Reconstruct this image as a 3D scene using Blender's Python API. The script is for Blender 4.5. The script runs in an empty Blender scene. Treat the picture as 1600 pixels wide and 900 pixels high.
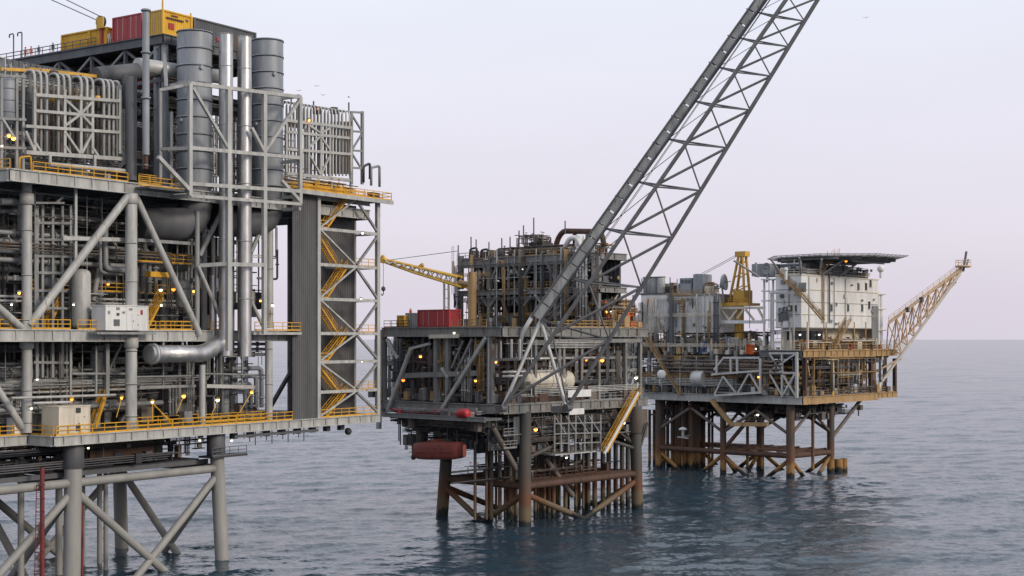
import bpy, math, random
import numpy as np
from mathutils import Vector, Matrix
random.seed(7)
R = math.radians
V = Vector
# ------------------------------------------------------------------ camera, sky, sun, exposure
F = 2218.0          # focal length in photo pixels (1600 wide)
HC = 30.0           # camera height above the sea
HY = 530.0          # horizon row
sc = bpy.context.scene
C = sc.collection
cam_d = bpy.data.cameras.new('camera'); cam = bpy.data.objects.new('camera', cam_d); C.objects.link(cam)
cam.location = (0, 0, HC); cam.rotation_euler = (R(90), 0, 0)
cam_d.sensor_width = 36; cam_d.lens = F/1600*36; cam_d.shift_y = (HY-450)/1600
cam_d.clip_start = 0.5; cam_d.clip_end = 200000
sc.camera = cam
SUN = V((0.80, -0.50, 0.40)).normalized()
w = bpy.data.worlds.new('World'); sc.world = w; w.use_nodes = True
nt = w.node_tree; nt.nodes.clear()
def wn(t, **k):
    n = nt.nodes.new(t)
    for a, b in k.items(): setattr(n, a, b)
    return n
out = wn('ShaderNodeOutputWorld'); bg = wn('ShaderNodeBackground'); nt.links.new(bg.outputs[0], out.inputs[0])
sky = wn('ShaderNodeTexSky', sky_type='NISHITA', sun_disc=False)
sky.sun_elevation = math.asin(SUN.z); sky.sun_rotation = math.atan2(SUN.x, SUN.y)
sky.air_density = 1.5; sky.dust_density = 3.0
tc = wn('ShaderNodeTexCoord'); sep = wn('ShaderNodeSeparateXYZ'); nt.links.new(tc.outputs['Generated'], sep.inputs[0])
ramp = wn('ShaderNodeValToRGB'); nt.links.new(sep.outputs[2], ramp.inputs[0])
cr = ramp.color_ramp
cr.elements[0].position = 0.0; cr.elements[0].color = (.65, .60, .69, 1)
cr.elements[1].position = 1.0; cr.elements[1].color = (.77, .83, .95, 1)
e = cr.elements.new(.07); e.color = (.70, .66, .745, 1)
e = cr.elements.new(.24); e.color = (.76, .785, .885, 1)
mp = wn('ShaderNodeMapping'); mp.inputs['Scale'].default_value = (1.2, 1.2, 5); nt.links.new(tc.outputs['Generated'], mp.inputs[0])
nz = wn('ShaderNodeTexNoise'); nz.inputs['Scale'].default_value = 1.6; nz.inputs['Detail'].default_value = 4
nt.links.new(mp.outputs[0], nz.inputs['Vector'])
mr = wn('ShaderNodeMapRange'); mr.inputs[1].default_value = .3; mr.inputs[2].default_value = .7; mr.inputs[3].default_value = .95; mr.inputs[4].default_value = 1.04
nt.links.new(nz.outputs[0], mr.inputs[0])
mul = wn('ShaderNodeMix', data_type='RGBA', blend_type='MULTIPLY'); mul.inputs[0].default_value = 1
nt.links.new(ramp.outputs[0], mul.inputs[6]); nt.links.new(mr.outputs[0], mul.inputs[7])
sk2 = wn('ShaderNodeMix', data_type='RGBA', blend_type='MULTIPLY'); sk2.inputs[0].default_value = 1; sk2.inputs[7].default_value = (.08, .08, .08, 1)
nt.links.new(sky.outputs[0], sk2.inputs[6])
mx = wn('ShaderNodeMix', data_type='RGBA'); mx.inputs[0].default_value = .07
nt.links.new(mul.outputs[2], mx.inputs[6]); nt.links.new(sk2.outputs[2], mx.inputs[7])
nt.links.new(mx.outputs[2], bg.inputs[0]); bg.inputs[1].default_value = 1.0
sd = bpy.data.lights.new('sun', 'SUN'); so = bpy.data.objects.new('sun', sd); C.objects.link(so)
sd.energy = 1.6; sd.angle = R(14); sd.color = (1, .86, .70)
so.rotation_euler = SUN.to_track_quat('Z', 'Y').to_euler(); so.location = (0, 0, 150)
vs = sc.view_settings; vs.view_transform = 'Standard'; vs.look = 'None'; vs.exposure = 0.22; vs.gamma = 1; vs.use_curve_mapping = False

# ------------------------------------------------------------------ materials
def mat(name, col, rough=.55, metal=0.0, grime=.35, rust=0.0, scale=.5, rustcol=(.13, .055, .025), emit=None, streak=True, tide=False):
    m = bpy.data.materials.new(name); m.use_nodes = True
    t = m.node_tree; p = t.nodes['Principled BSDF']
    p.inputs['Roughness'].default_value = rough; p.inputs['Metallic'].default_value = metal
    if emit:
        p.inputs['Base Color'].default_value = (*col, 1)
        p.inputs['Emission Color'].default_value = (*emit[0], 1); p.inputs['Emission Strength'].default_value = emit[1]
        return m
    g = t.nodes.new('ShaderNodeNewGeometry')
    mpn = t.nodes.new('ShaderNodeMapping'); mpn.inputs['Scale'].default_value = (scale, scale, scale*(.22 if streak else 1))
    t.links.new(g.outputs['Position'], mpn.inputs[0])
    n = t.nodes.new('ShaderNodeTexNoise'); n.inputs['Scale'].default_value = 1.0; n.inputs['Detail'].default_value = 7; n.inputs['Roughness'].default_value = .65
    t.links.new(mpn.outputs[0], n.inputs['Vector'])
    r = t.nodes.new('ShaderNodeMapRange'); r.inputs[1].default_value = .3; r.inputs[2].default_value = .72
    r.inputs[3].default_value = 1-grime; r.inputs[4].default_value = 1.08
    t.links.new(n.outputs[0], r.inputs[0])
    mm = t.nodes.new('ShaderNodeMix'); mm.data_type = 'RGBA'; mm.blend_type = 'MULTIPLY'; mm.inputs[0].default_value = 1
    mm.inputs[6].default_value = (*col, 1); t.links.new(r.outputs[0], mm.inputs[7])
    last = mm.outputs[2]
    if rust > 0:
        n2 = t.nodes.new('ShaderNodeTexNoise'); n2.inputs['Scale'].default_value = 1.7; n2.inputs['Detail'].default_value = 8; n2.inputs['Roughness'].default_value = .7
        t.links.new(mpn.outputs[0], n2.inputs['Vector'])
        r2 = t.nodes.new('ShaderNodeMapRange'); r2.inputs[1].default_value = .66-.3*rust; r2.inputs[2].default_value = .76-.26*rust
        t.links.new(n2.outputs[0], r2.inputs[0])
        m2 = t.nodes.new('ShaderNodeMix'); m2.data_type = 'RGBA'; m2.inputs[7].default_value = (*rustcol, 1)
        t.links.new(last, m2.inputs[6]); t.links.new(r2.outputs[0], m2.inputs[0]); last = m2.outputs[2]
    if tide:      # yellow splash-zone paint and weed at the sea's edge
        sp = t.nodes.new('ShaderNodeSeparateXYZ'); t.links.new(g.outputs['Position'], sp.inputs[0])
        ad = t.nodes.new('ShaderNodeMath'); ad.operation = 'MULTIPLY_ADD'; ad.inputs[1].default_value = 4.5
        t.links.new(n.outputs[0], ad.inputs[0]); t.links.new(sp.outputs[2], ad.inputs[2])
        rp = t.nodes.new('ShaderNodeValToRGB'); mrn = t.nodes.new('ShaderNodeMapRange'); mrn.inputs[1].default_value = .6; mrn.inputs[2].default_value = 12.6
        t.links.new(ad.outputs[0], mrn.inputs[0]); t.links.new(mrn.outputs[0], rp.inputs[0])
        c = rp.color_ramp; c.elements[0].position = .19; c.elements[0].color = (.012, .014, .012, 1); c.elements[1].position = .23; c.elements[1].color = (*tide, 1)
        x = c.elements.new(.36); x.color = (*tide, 1); x = c.elements.new(.44); x.color = (*rustcol, 1); x = c.elements.new(.95); x.color = (*rustcol, 1)
        al = t.nodes.new('ShaderNodeMapRange'); al.inputs[1].default_value = 6.5; al.inputs[2].default_value = 10; al.inputs[3].default_value = 1; al.inputs[4].default_value = 0
        t.links.new(ad.outputs[0], al.inputs[0])
        m3 = t.nodes.new('ShaderNodeMix'); m3.data_type = 'RGBA'; t.links.new(al.outputs[0], m3.inputs[0]); t.links.new(last, m3.inputs[6]); t.links.new(rp.outputs[0], m3.inputs[7]); last = m3.outputs[2]
    t.links.new(last, p.inputs['Base Color'])
    return m
M = dict(
    lgrey=mat('light grey paint', (.47, .475, .455), .5, 0, .42, .22, 1.0, rustcol=(.22, .15, .09)),
    mgrey=mat('mid grey paint', (.28, .29, .29), .5, 0, .42, .2, 1.0),
    bgrey=mat('blue grey paint', (.29, .315, .345), .5, 0, .38, .12, .8, rustcol=(.15, .14, .13)),
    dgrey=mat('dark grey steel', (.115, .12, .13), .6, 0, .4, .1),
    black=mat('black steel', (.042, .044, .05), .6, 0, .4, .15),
    deck=mat('deck plating', (.11, .115, .12), .8, 0, .4, .15, streak=False),
    clad=mat('grey cladding', (.10, .10, .105), .6, 0, .35, .08, .6, rustcol=(.16, .155, .15)),
    silver=mat('insulation jacket', (.56, .56, .56), .38, .8, .4, 0, 1.2),
    galv=mat('galvanised steel', (.55, .55, .53), .45, .3, .3, .04),
    yellow=mat('safety yellow', (.72, .38, .025), .5, 0, .35, .15),
    crane=mat('crane yellow', (.66, .38, .06), .5, 0, .4, .3),
    cream=mat('cream paint', (.66, .60, .49), .5, 0, .3, .22),
    white=mat('white paint', (.72, .72, .70), .45, 0, .22, .12),
    redc=mat('red container paint', (.42, .03, .035), .5, 0, .3, .05),
    yelc=mat('yellow container paint', (.74, .42, .025), .5, 0, .25, .08),
    bluec=mat('blue container paint', (.03, .07, .22), .5, 0, .3, .1),
    orange=mat('orange cloth', (.70, .13, .03), .8, 0, .2),
    boat=mat('lifeboat paint', (.27, .062, .045), .65, 0, .5, .2, rustcol=(.07, .03, .02)),
    rust=mat('rusty steel', (.10, .055, .038), .8, 0, .5, .35, .6),
    brown=mat('brown grey steel', (.17, .145, .125), .7, 0, .5, .35, .6),
    legr=mat('weathered leg steel', (.085, .07, .055), .75, 0, .5, .6, .6, tide=(.26, .14, .045)),
    legm=mat('brown leg steel', (.085, .08, .072), .7, 0, .5, .35, .5, tide=(.13, .095, .055)),
    redd=mat('dark red riser paint', (.17, .028, .03), .6, 0, .4, .2),
    jack=mat('jacket leg paint', (.30, .295, .275), .6, 0, .3, .08, .4, rustcol=(.12, .08, .05)),
    tan=mat('tan weathered paint', (.42, .27, .12), .6, 0, .4, .35),
    boom=mat('boom steel', (.15, .15, .155), .5, .1, .4, .15, 1.0),
    green=mat('weathered grey paint', (.245, .25, .24), .6, 0, .45, .42, .8),
    peach=mat('boom orange with sun warmth', (.72, .50, .31), .6, 0, .35, .3),  # warm sunlight on the flare boom is put into this colour
    glass=mat('dark window glass', (.02, .025, .03), .08, 0, .1),
    skin=mat('skin', (.45, .25, .17), .6, 0, .1),
    gullm=mat('gull feathers', (.16, .16, .17), .8, 0, .2),
    lamp=mat('lit sodium lamp', (.9, .5, .15), .4, emit=((1, .30, .035), 7.0)),
    lampo=mat('lit orange lamp', (.9, .4, .1), .4, emit=((1, .22, .02), 3.0)),
    lampw=mat('lit white lamp', (.9, .85, .7), .4, emit=((1, .85, .6), 4.0)),
)

# ------------------------------------------------------------------ mesh helpers
WM = {}
def _reg(o, mw, par):
    C.objects.link(o)
    if par is not None:
        o.parent = par; o.matrix_parent_inverse = WM[par.name].inverted()
    o.matrix_basis = mw
    WM[o.name] = mw
    return o
def thing(name, label, cat, loc, group=None):
    o = bpy.data.objects.new(name, None); o.empty_display_size = .5
    _reg(o, Matrix.Translation(loc), None)
    o['label'] = label; o['category'] = cat
    if group: o['group'] = group
    return o
def tag(o, label, cat, group=None):
    o['label'] = label; o['category'] = cat
    if group: o['group'] = group
    return o
UM = {}
def unit(shape, m):
    k = (shape, m)
    if k in UM: return UM[k]
    me = bpy.data.meshes.new(shape)
    if shape.startswith('tube'):
        n = int(shape[4:]); vs_ = []; fs = []
        for z in (0, 1):
            for i in range(n): vs_.append((math.cos(2*math.pi*i/n), math.sin(2*math.pi*i/n), z))
        for i in range(n): fs.append((i, (i+1) % n, n+(i+1) % n, n+i))
        fs.append(tuple(range(n-1, -1, -1))); fs.append(tuple(range(n, 2*n)))
        me.from_pydata(vs_, [], fs)
        for p in me.polygons: p.use_smooth = len(p.vertices) == 4
    elif shape == 'box':
        vs_ = [(x, y, z) for x in (-.5, .5) for y in (-.5, .5) for z in (-.5, .5)]
        me.from_pydata(vs_, [], [(0, 1, 3, 2), (4, 6, 7, 5), (0, 4, 5, 1), (2, 3, 7, 6), (0, 2, 6, 4), (1, 5, 7, 3)])
    elif shape == 'ibeam':
        pr = [(-.5, -.5), (.5, -.5), (.5, -.40), (.08, -.40), (.08, .40), (.5, .40), (.5, .5), (-.5, .5), (-.5, .40), (-.08, .40), (-.08, -.40), (-.5, -.40)]
        n = len(pr); vs_ = [(x, a, b) for x in (-.5, .5) for a, b in pr]
        fs = [(i, (i+1) % n, n+(i+1) % n, n+i) for i in range(n)]
        for o_ in (0, n):
            for q in ((0, 1, 2, 11), (5, 6, 7, 8), (3, 4, 9, 10)): fs.append(tuple(o_+i for i in q))
        me.from_pydata(vs_, [], fs)
    elif shape == 'ball':
        vs_ = []; fs = []; nu, nv = 10, 6
        for j in range(nv+1):
            t = math.pi*j/nv
            for i in range(nu): vs_.append((math.sin(t)*math.cos(2*math.pi*i/nu), math.sin(t)*math.sin(2*math.pi*i/nu), math.cos(t)))
        for j in range(nv):
            for i in range(nu): fs.append((j*nu+i, (j+1)*nu+i, (j+1)*nu+(i+1) % nu, j*nu+(i+1) % nu))
        me.from_pydata(vs_, [], fs)
        for p in me.polygons: p.use_smooth = True
    me.materials.append(M[m]); UM[k] = me
    return me
def put(shape, name, mw, m, par):
    return _reg(bpy.data.objects.new(name, unit(shape, m)), mw, par)
def tube(name, p, q, r, m, par, n=12):
    d = q-p
    mw = Matrix.Translation(p) @ d.to_track_quat('Z', 'Y').to_matrix().to_4x4() @ Matrix.Diagonal((r, r, d.length, 1))
    return put('tube%d' % n, name, mw, m, par)
def orient(p, q):
    x = (q-p).normalized(); up = V((0, 0, 1))
    if abs(x.z) > .98: up = V((.669, .743, 0))
    y = up.cross(x).normalized(); z = x.cross(y)
    return Matrix((x, y, z)).transposed().to_4x4()
def beam(name, p, q, wd, h, m, par, shape='box'):
    mw = Matrix.Translation((p+q)/2) @ orient(p, q) @ Matrix.Diagonal(((q-p).length, wd, h, 1))
    return put(shape, name, mw, m, par)
def ball(name, p, r, m, par):
    return put('ball', name, Matrix.Translation(p) @ Matrix.Diagonal((r, r, r, 1)), m, par)
class MB:
    """collects geometry in world space, built as one mesh object"""
    def __init__(s): s.v = []; s.f = []; s.sm = []
    def tube(s, p, q, r, n=6, cap=True, r2=None):
        d = q-p
        if d.length < 1e-6: return
        m = d.to_track_quat('Z', 'Y').to_matrix(); x = m.col[0]; y = m.col[1]; k = len(s.v); r2 = r if r2 is None else r2
        for c, rr in ((p, r), (q, r2)):
            for i in range(n):
                t = 2*math.pi*(i+.5)/n; s.v.append(c+x*(rr*math.cos(t))+y*(rr*math.sin(t)))
        for i in range(n): s.f.append((k+i, k+(i+1) % n, k+n+(i+1) % n, k+n+i)); s.sm.append(n > 5)
        if cap:
            s.f.append(tuple(k+i for i in range(n-1, -1, -1))); s.f.append(tuple(k+n+i for i in range(n))); s.sm += [False, False]
    def obox(s, p, q, wd, h):
        m = Matrix.Translation((p+q)/2) @ orient(p, q) @ Matrix.Diagonal(((q-p).length, wd, h, 1)); s.mbox(m)
    def mbox(s, m):
        k = len(s.v)
        for x in (-.5, .5):
            for y in (-.5, .5):
                for z in (-.5, .5): s.v.append(m @ V((x, y, z)))
        for f in ((0, 1, 3, 2), (4, 6, 7, 5), (0, 4, 5, 1), (2, 3, 7, 6), (0, 2, 6, 4), (1, 5, 7, 3)):
            s.f.append(tuple(k+i for i in f)); s.sm.append(False)
    def path(s, pts, r, n=8, bend=None):
        """a pipe along points with rounded bends"""
        bend = bend if bend is not None else r*2.2
        P = [pts[0]]
        for i in range(1, len(pts)-1):
            a, b, c = pts[i-1], pts[i], pts[i+1]
            u = (a-b); v = (c-b); bb = min(bend, u.length*.45, v.length*.45); u = u.normalized(); v = v.normalized()
            for k in range(5):
                t = k/4; P.append((b+u*bb)*(1-t)**2+b*(2*t*(1-t))+(b+v*bb)*t*t)
        P.append(pts[-1]); k0 = len(s.v)
        d0 = (P[1]-P[0]).normalized(); ref = V((0, 0, 1)) if abs(d0.z) < .9 else V((1, 0, 0)); x = d0.cross(ref).normalized()
        for i, p in enumerate(P):
            d = (P[min(i+1, len(P)-1)]-P[max(i-1, 0)]).normalized()
            x = (x-d*x.dot(d)).normalized(); y = d.cross(x)
            for j in range(n):
                t = 2*math.pi*j/n; s.v.append(p+x*(r*math.cos(t))+y*(r*math.sin(t)))
        for i in range(len(P)-1):
            for j in range(n): s.f.append((k0+i*n+j, k0+i*n+(j+1) % n, k0+(i+1)*n+(j+1) % n, k0+(i+1)*n+j)); s.sm.append(True)
        s.f.append(tuple(k0+j for j in range(n-1, -1, -1))); s.f.append(tuple(k0+(len(P)-1)*n+j for j in range(n))); s.sm += [False, False]
    def lathe(s, p, ax, prof, n=20):
        """prof: list of (distance along ax, radius)"""
        m = ax.to_track_quat('Z', 'Y').to_matrix(); x = m.col[0]; y = m.col[1]; z = ax.normalized(); k = len(s.v)
        for t, r in prof:
            for i in range(n):
                a = 2*math.pi*i/n; s.v.append(p+z*t+x*(r*math.cos(a))+y*(r*math.sin(a)))
        for j in range(len(prof)-1):
            for i in range(n): s.f.append((k+j*n+i, k+j*n+(i+1) % n, k+(j+1)*n+(i+1) % n, k+(j+1)*n+i)); s.sm.append(True)
        s.f.append(tuple(k+i for i in range(n-1, -1, -1))); s.f.append(tuple(k+(len(prof)-1)*n+i for i in range(n))); s.sm += [False, False]
    def build(s, name, m, par=None, kind=None):
        if not s.v: return None
        c = V((0, 0, 0))
        for q in s.v: c += q
        c /= len(s.v)
        me = bpy.data.meshes.new(name); me.from_pydata([tuple(q-c) for q in s.v], [], s.f)
        me.polygons.foreach_set('use_smooth', s.sm); me.materials.append(M[m])
        o = _reg(bpy.data.objects.new(name, me), Matrix.Translation(c), par)
        if kind: o['kind'] = kind
        return o
class Frame:
    """a platform's own axes: a runs away to the right, b away to the left, z up"""
    def __init__(s, x, y, deg):
        t = R(deg); s.o = V((x, y, 0)); s.A = V((math.sin(t), math.cos(t), 0)); s.B = V((-math.cos(t), math.sin(t), 0))
        s.rot = Matrix((s.A, s.B, V((0, 0, 1)))).transposed().to_4x4()
    def w(s, a, b, z): return s.o+s.A*a+s.B*b+V((0, 0, z))
    def _hit(s, px, py, o, d):
        k = (px-800)/F      # x = k*y
        t = (k*o.y-o.x)/(d.x-k*d.y); p = o+d*t
        return V((p.x, p.y, HC+(HY-py)/F*p.y))
    def pb(s, px, py, b=0): return s._hit(px, py, s.o+s.B*b, s.A)     # a point of the wall plane b = const
    def pa(s, px, py, a=0): return s._hit(px, py, s.o+s.A*a, s.B)     # a point of the wall plane a = const
    def loc(s, p): d = p-s.o; return d.dot(s.A), d.dot(s.B), p.z
    def box(s, name, a0, a1, b0, b1, z0, z1, m, par, shape='box'):
        mw = Matrix.Translation(s.w((a0+a1)/2, (b0+b1)/2, (z0+z1)/2)) @ s.rot @ Matrix.Diagonal((abs(a1-a0), abs(b1-b0), abs(z1-z0), 1))
        return put(shape, name, mw, m, par)
    def mbox(s, mb, a0, a1, b0, b1, z0, z1):
        mb.mbox(Matrix.Translation(s.w((a0+a1)/2, (b0+b1)/2, (z0+z1)/2)) @ s.rot @ Matrix.Diagonal((abs(a1-a0), abs(b1-b0), abs(z1-z0), 1)))
def rpx(wpx, p): return max(wpx*p.y/F/2, .03)
def handrail(p, q, par, m='yellow', h=1.15, sp=1.7, t=.1, toe=True):
    mb = MB(); n = max(1, int(round((q-p).length/sp))); up = V((0, 0, 1))
    for i in range(n+1):
        c = p+(q-p)*(i/n); mb.tube(c, c+up*h, t*.6, 4)
    for f in (1.0, .55): mb.obox(p+up*h*f, q+up*h*f, t, t)
    if toe: mb.obox(p+up*.1, q+up*.1, .04, .2)
    return mb.build('handrail', m, par)
def stair(p, q, par, wdir, width=1.0, m='yellow'):
    """flight from p (low) to q (high); wdir = unit vector across"""
    mb = MB(); n = max(3, int(abs(q.z-p.z)/.25)); wv = wdir*width
    for s_ in (0, 1): mb.obox(p+wv*s_, q+wv*s_, .08, .32)
    for i in range(n):
        c = p+(q-p)*((i+.5)/n); mb.obox(c, c+wv, .24, .05)
    o = mb.build('stair_flight', m, par); up = V((0, 0, 1))
    for s_ in (0, 1):
        hb = MB(); a = p+wv*s_; b = q+wv*s_
        for f in (.6, 1.1): hb.obox(a+up*f, b+up*f, .07, .07)
        for i in range(5): c = a+(b-a)*(i/4); hb.tube(c, c+up*1.1, .04, 4)
        hb.build('stair_rail', m, o)
    return o
def lamp(p, par, pole=None, m='lamp', r=.26):
    mb = MB()
    if pole is not None: mb.tube(pole, p, .06, 5)
    mb.lathe(p+V((0, 0, r*.3)), V((0, 0, 1)), [(0, r*1.25), (r*.5, r*1.1), (r*.9, r*.4)], 10)
    r *= random.choice((.6, .7, .8, 1.0))
    if m == 'lamp' and random.random() < .4: m = 'lampo'
    o = mb.build('floodlight', 'yellow' if pole is not None else 'mgrey', par)
    ball('lamp_globe', p, r, m, o); return o
def vessel(name, p, q, r, m, par, rings=0, saddles=None):
    mb = MB(); d = (q-p); L = d.length; k = r*.55
    prof = [(0, .02*r), (k*.12, r*.5), (k*.45, r*.85), (k, r)]
    prof = prof+[(L-t, rr) for t, rr in reversed(prof)]
    mb.lathe(p, d, prof, 22); o = mb.build(name, m, par)
    for i in range(rings):
        c = p+d*((i+1)/(rings+1)); tube('weld_band', c, c+d.normalized()*.12, r*1.03, m, o, 16)
    if saddles:
        for f in (.25, .75):
            c = p+d*f; beam('saddle', c-V((0, 0, r*.6)), c-V((0, 0, saddles)), .5, r*1.5, 'mgrey', o)
    return o
def pipe(pts, r, m, par, name='pipe', n=8, bend=None):
    mb = MB(); mb.path(pts, r, n, bend); return mb.build(name, m, par)
def corrugated(fr, name, p, q, z0, z1, m, par, pitch=.6, depth=.12, nrm=None):
    """sheet of ribbed cladding from p to q (ground line), rib geometry included"""
    mb = MB(); d = (q-p); L = d.length; n = int(L/pitch); u = d.normalized(); nn = V((u.y, -u.x, 0)) if nrm is None else nrm
    k = 0; pts = []
    for i in range(n):
        for f, o_ in ((0, 0), (.35, 0), (.45, depth), (.9, depth)): pts.append(p+u*((i+f)*L/n)+nn*o_)
    pts.append(p+u*L)
    for c in pts: mb.v.append(V((c.x, c.y, z0))); mb.v.append(V((c.x, c.y, z1)))
    for i in range(len(pts)-1): mb.f.append((2*i, 2*i+2, 2*i+3, 2*i+1)); mb.sm.append(False)
    # back sheet gives the wall its thickness
    k = len(mb.v)
    for c in (p, q): mb.v.append(V((c.x, c.y, z0))-nn*.15); mb.v.append(V((c.x, c.y, z1))-nn*.15)
    mb.f.append((k, k+1, k+3, k+2)); mb.sm.append(False)
    return mb.build(name, m, par)
def container(fr, a, b, z, la, lb, h, m, label, group=None, cat='container', open_top=False):
    t = thing('shipping_container', label, cat, fr.w(a+la/2, b+lb/2, z), group)
    c = [fr.w(a, b, 0), fr.w(a+la, b, 0), fr.w(a+la, b+lb, 0), fr.w(a, b+lb, 0)]
    for i in range(4):
        p, q = c[i], c[(i+1) % 4]; u = (q-p).normalized(); nn = V((u.y, -u.x, 0))
        corrugated(fr, 'side_wall', p+u*.12-nn*.1, q-u*.12-nn*.1, z+.16, z+h-.16, m, t, .34, .06)
        beam('corner_post', p+V((0, 0, z)), p+V((0, 0, z+h)), .24, .24, m, t)
        for zz in (z+.1, z+h-.1): beam('rail', p+u*.12+V((0, 0, zz)), q-u*.12+V((0, 0, zz)), .2, .2, m, t)
    if not open_top and lb > 1.8 and la > 1.8:      # doors with locking bars on the end, vents on the side
        for k in (0, 1):
            b_ = b+.2+k*(lb/2-.18); d_ = fr.box('door', a-.035, a+.02, b_, b_+lb/2-.22, z+.25, z+h-.25, m, t)
            for f in (.3, .7): tube('lock_bar', fr.w(a-.07, b_+(lb/2-.22)*f, z+.2), fr.w(a-.07, b_+(lb/2-.22)*f, z+h-.2), .04, 'galv', d_, 6)
        fr.box('vent', a+la*.8, a+la*.8+.4, b-.06, b+.03, z+h*.72, z+h*.72+.3, 'dgrey', t)
    if not open_top: fr.box('roof', a+.1, a+la-.1, b+.1, b+lb-.1, z+h-.14, z+h-.05, m, t)
    return t
PC = {}
def clutter(fr, par, a0, a1, b0, b1, z0, z1, seed, npipe, nsmall, nbox, big=('mgrey', 'lgrey', 'mgrey', 'bgrey'), small=('mgrey', 'dgrey', 'galv', 'brown'), rr=(.16, .22, .32)):
    """process plant of one bay: racks of parallel pipes with flanges and hangers, risers, valves, trays and
    cabinets. Larger pipes are parts, fine pipework is one mass"""
    g = random.Random(seed); U = g.uniform
    lim = ((a0, a1), (b0, b1), (z0, z1)); lo = [x[0] for x in lim]; hi = [x[1] for x in lim]
    def cl(c): return V([min(max(c[k], lo[k]), hi[k]) for k in range(3)])
    def rnd(): return V((U(a0, a1), U(b0, b1), U(z0, z1)))
    def bundle(k, r):
        """k parallel runs sharing one route"""
        ax = g.choice([0, 0, 0, 0, 2, 2, 2, 1]); c = rnd(); off = [1, 2, 0][ax] if ax != 2 else g.choice([0, 0, 1])
        if ax == 0: off = g.choice([2, 2, 1])
        span = hi[ax]-lo[ax]; L_ = span*U(.25, .9) if ax != 2 else span*U(.5, 1)
        s0 = U(lo[ax], hi[ax]-L_); turn = g.random() < .6; tz = U(z0, z1) if ax != 2 else U(a0, a1); res = []
        for i in range(k):
            p = c.copy(); p[off] += i*r*3.4; p[ax] = s0; q = p.copy(); q[ax] = s0+L_; pts = [p, q]
            if turn:
                t_ = q.copy(); t_[ax] -= (k-1-i)*r*3.4 if ax != 2 else 0; pts[1] = t_; e_ = t_.copy()
                if ax == 2: e_[0] = tz
                else: e_[2] = tz
                pts.append(e_)
            pts = [cl(x) for x in pts]; pp = [pts[0]]
            for x in pts[1:]:
                if (x-pp[-1]).length > .8: pp.append(x)
            if len(pp) > 1: res.append([fr.w(*x) for x in pp])
        return res
    def dress(mb, p, r):
        """flanges and now and then a valve along a run"""
        for u, v in zip(p, p[1:]):
            d = v-u; L_ = d.length; n_ = int(L_/g.uniform(2.2, 4))
            for i in range(n_):
                c = u+d*((i+.5)/n_); e_ = d.normalized()*.09; mb.tube(c-e_, c+e_, r*1.75, 8)
                if g.random() < .16 and abs(d.normalized().z) < .5:
                    mb.tube(c, c+V((0, 0, r*2+.45)), r*.5, 6); c2 = c+V((0, 0, r*2+.45)); mb.tube(c2, c2+V((0, 0, .06)), .26, 8)
    acc = {m: MB() for m in small}; bacc = {m: MB() for m in big}
    n = 0
    while n < npipe:
        r = g.choice(rr); m = g.choice(big); k = g.choice([1, 2, 2, 3, 4])
        for p in bundle(k, r):
            if PC.get(par.name, 0) < 285: pipe(p, r, m, par); PC[par.name] = PC.get(par.name, 0)+1
            else: bacc[m].path(p, r, 8)
            dress(bacc[m], p, r)
        n += k
    n = 0
    while n < nsmall:
        r = g.choice((.05, .06, .08, .11)); m = g.choice(small); k = g.choice([1, 2, 3, 4, 5])
        for p in bundle(k, r): acc[m].path(p, r, 5); (dress(acc[m], p, r) if g.random() < .4 else None)
        n += k
    for _ in range(nbox):       # cabinets and skids stand on the floor, junction boxes hang higher
        c = rnd(); mb = acc[g.choice(small)]
        if g.random() < .55: c.z = z0; s_ = (U(.6, 2.2), U(.5, 1.2), U(.8, 2.2))
        else: s_ = (U(.25, .7), U(.2, .4), U(.3, .9))
        fr.mbox(mb, c.x, min(c.x+s_[0], a1+.3), c.y, c.y+s_[1], c.z, min(c.z+s_[2], z1))
    for _ in range(nsmall//9):       # cable trays on hangers, light posts
        c = rnd(); mb = acc[g.choice(small)]; L_ = U(3, 10)
        if g.random() < .6:
            e_ = min(c.x+L_, a1); fr.mbox(mb, c.x, e_, c.y, c.y+.6, c.z, c.z+.12)
            x = c.x+.3
            while x < e_: fr.mbox(mb, x, x+.07, c.y+.25, c.y+.32, c.z+.125, z1); x += 2.4
        else: fr.mbox(acc[small[0]], c.x, c.x+.16, c.y, c.y+.16, z0, z1)
    for m, mb in acc.items(): mb.build('small_pipework', m, par, 'stuff')
    for m, mb in bacc.items(): mb.build('pipe_flanges', m, par, 'stuff')
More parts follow.
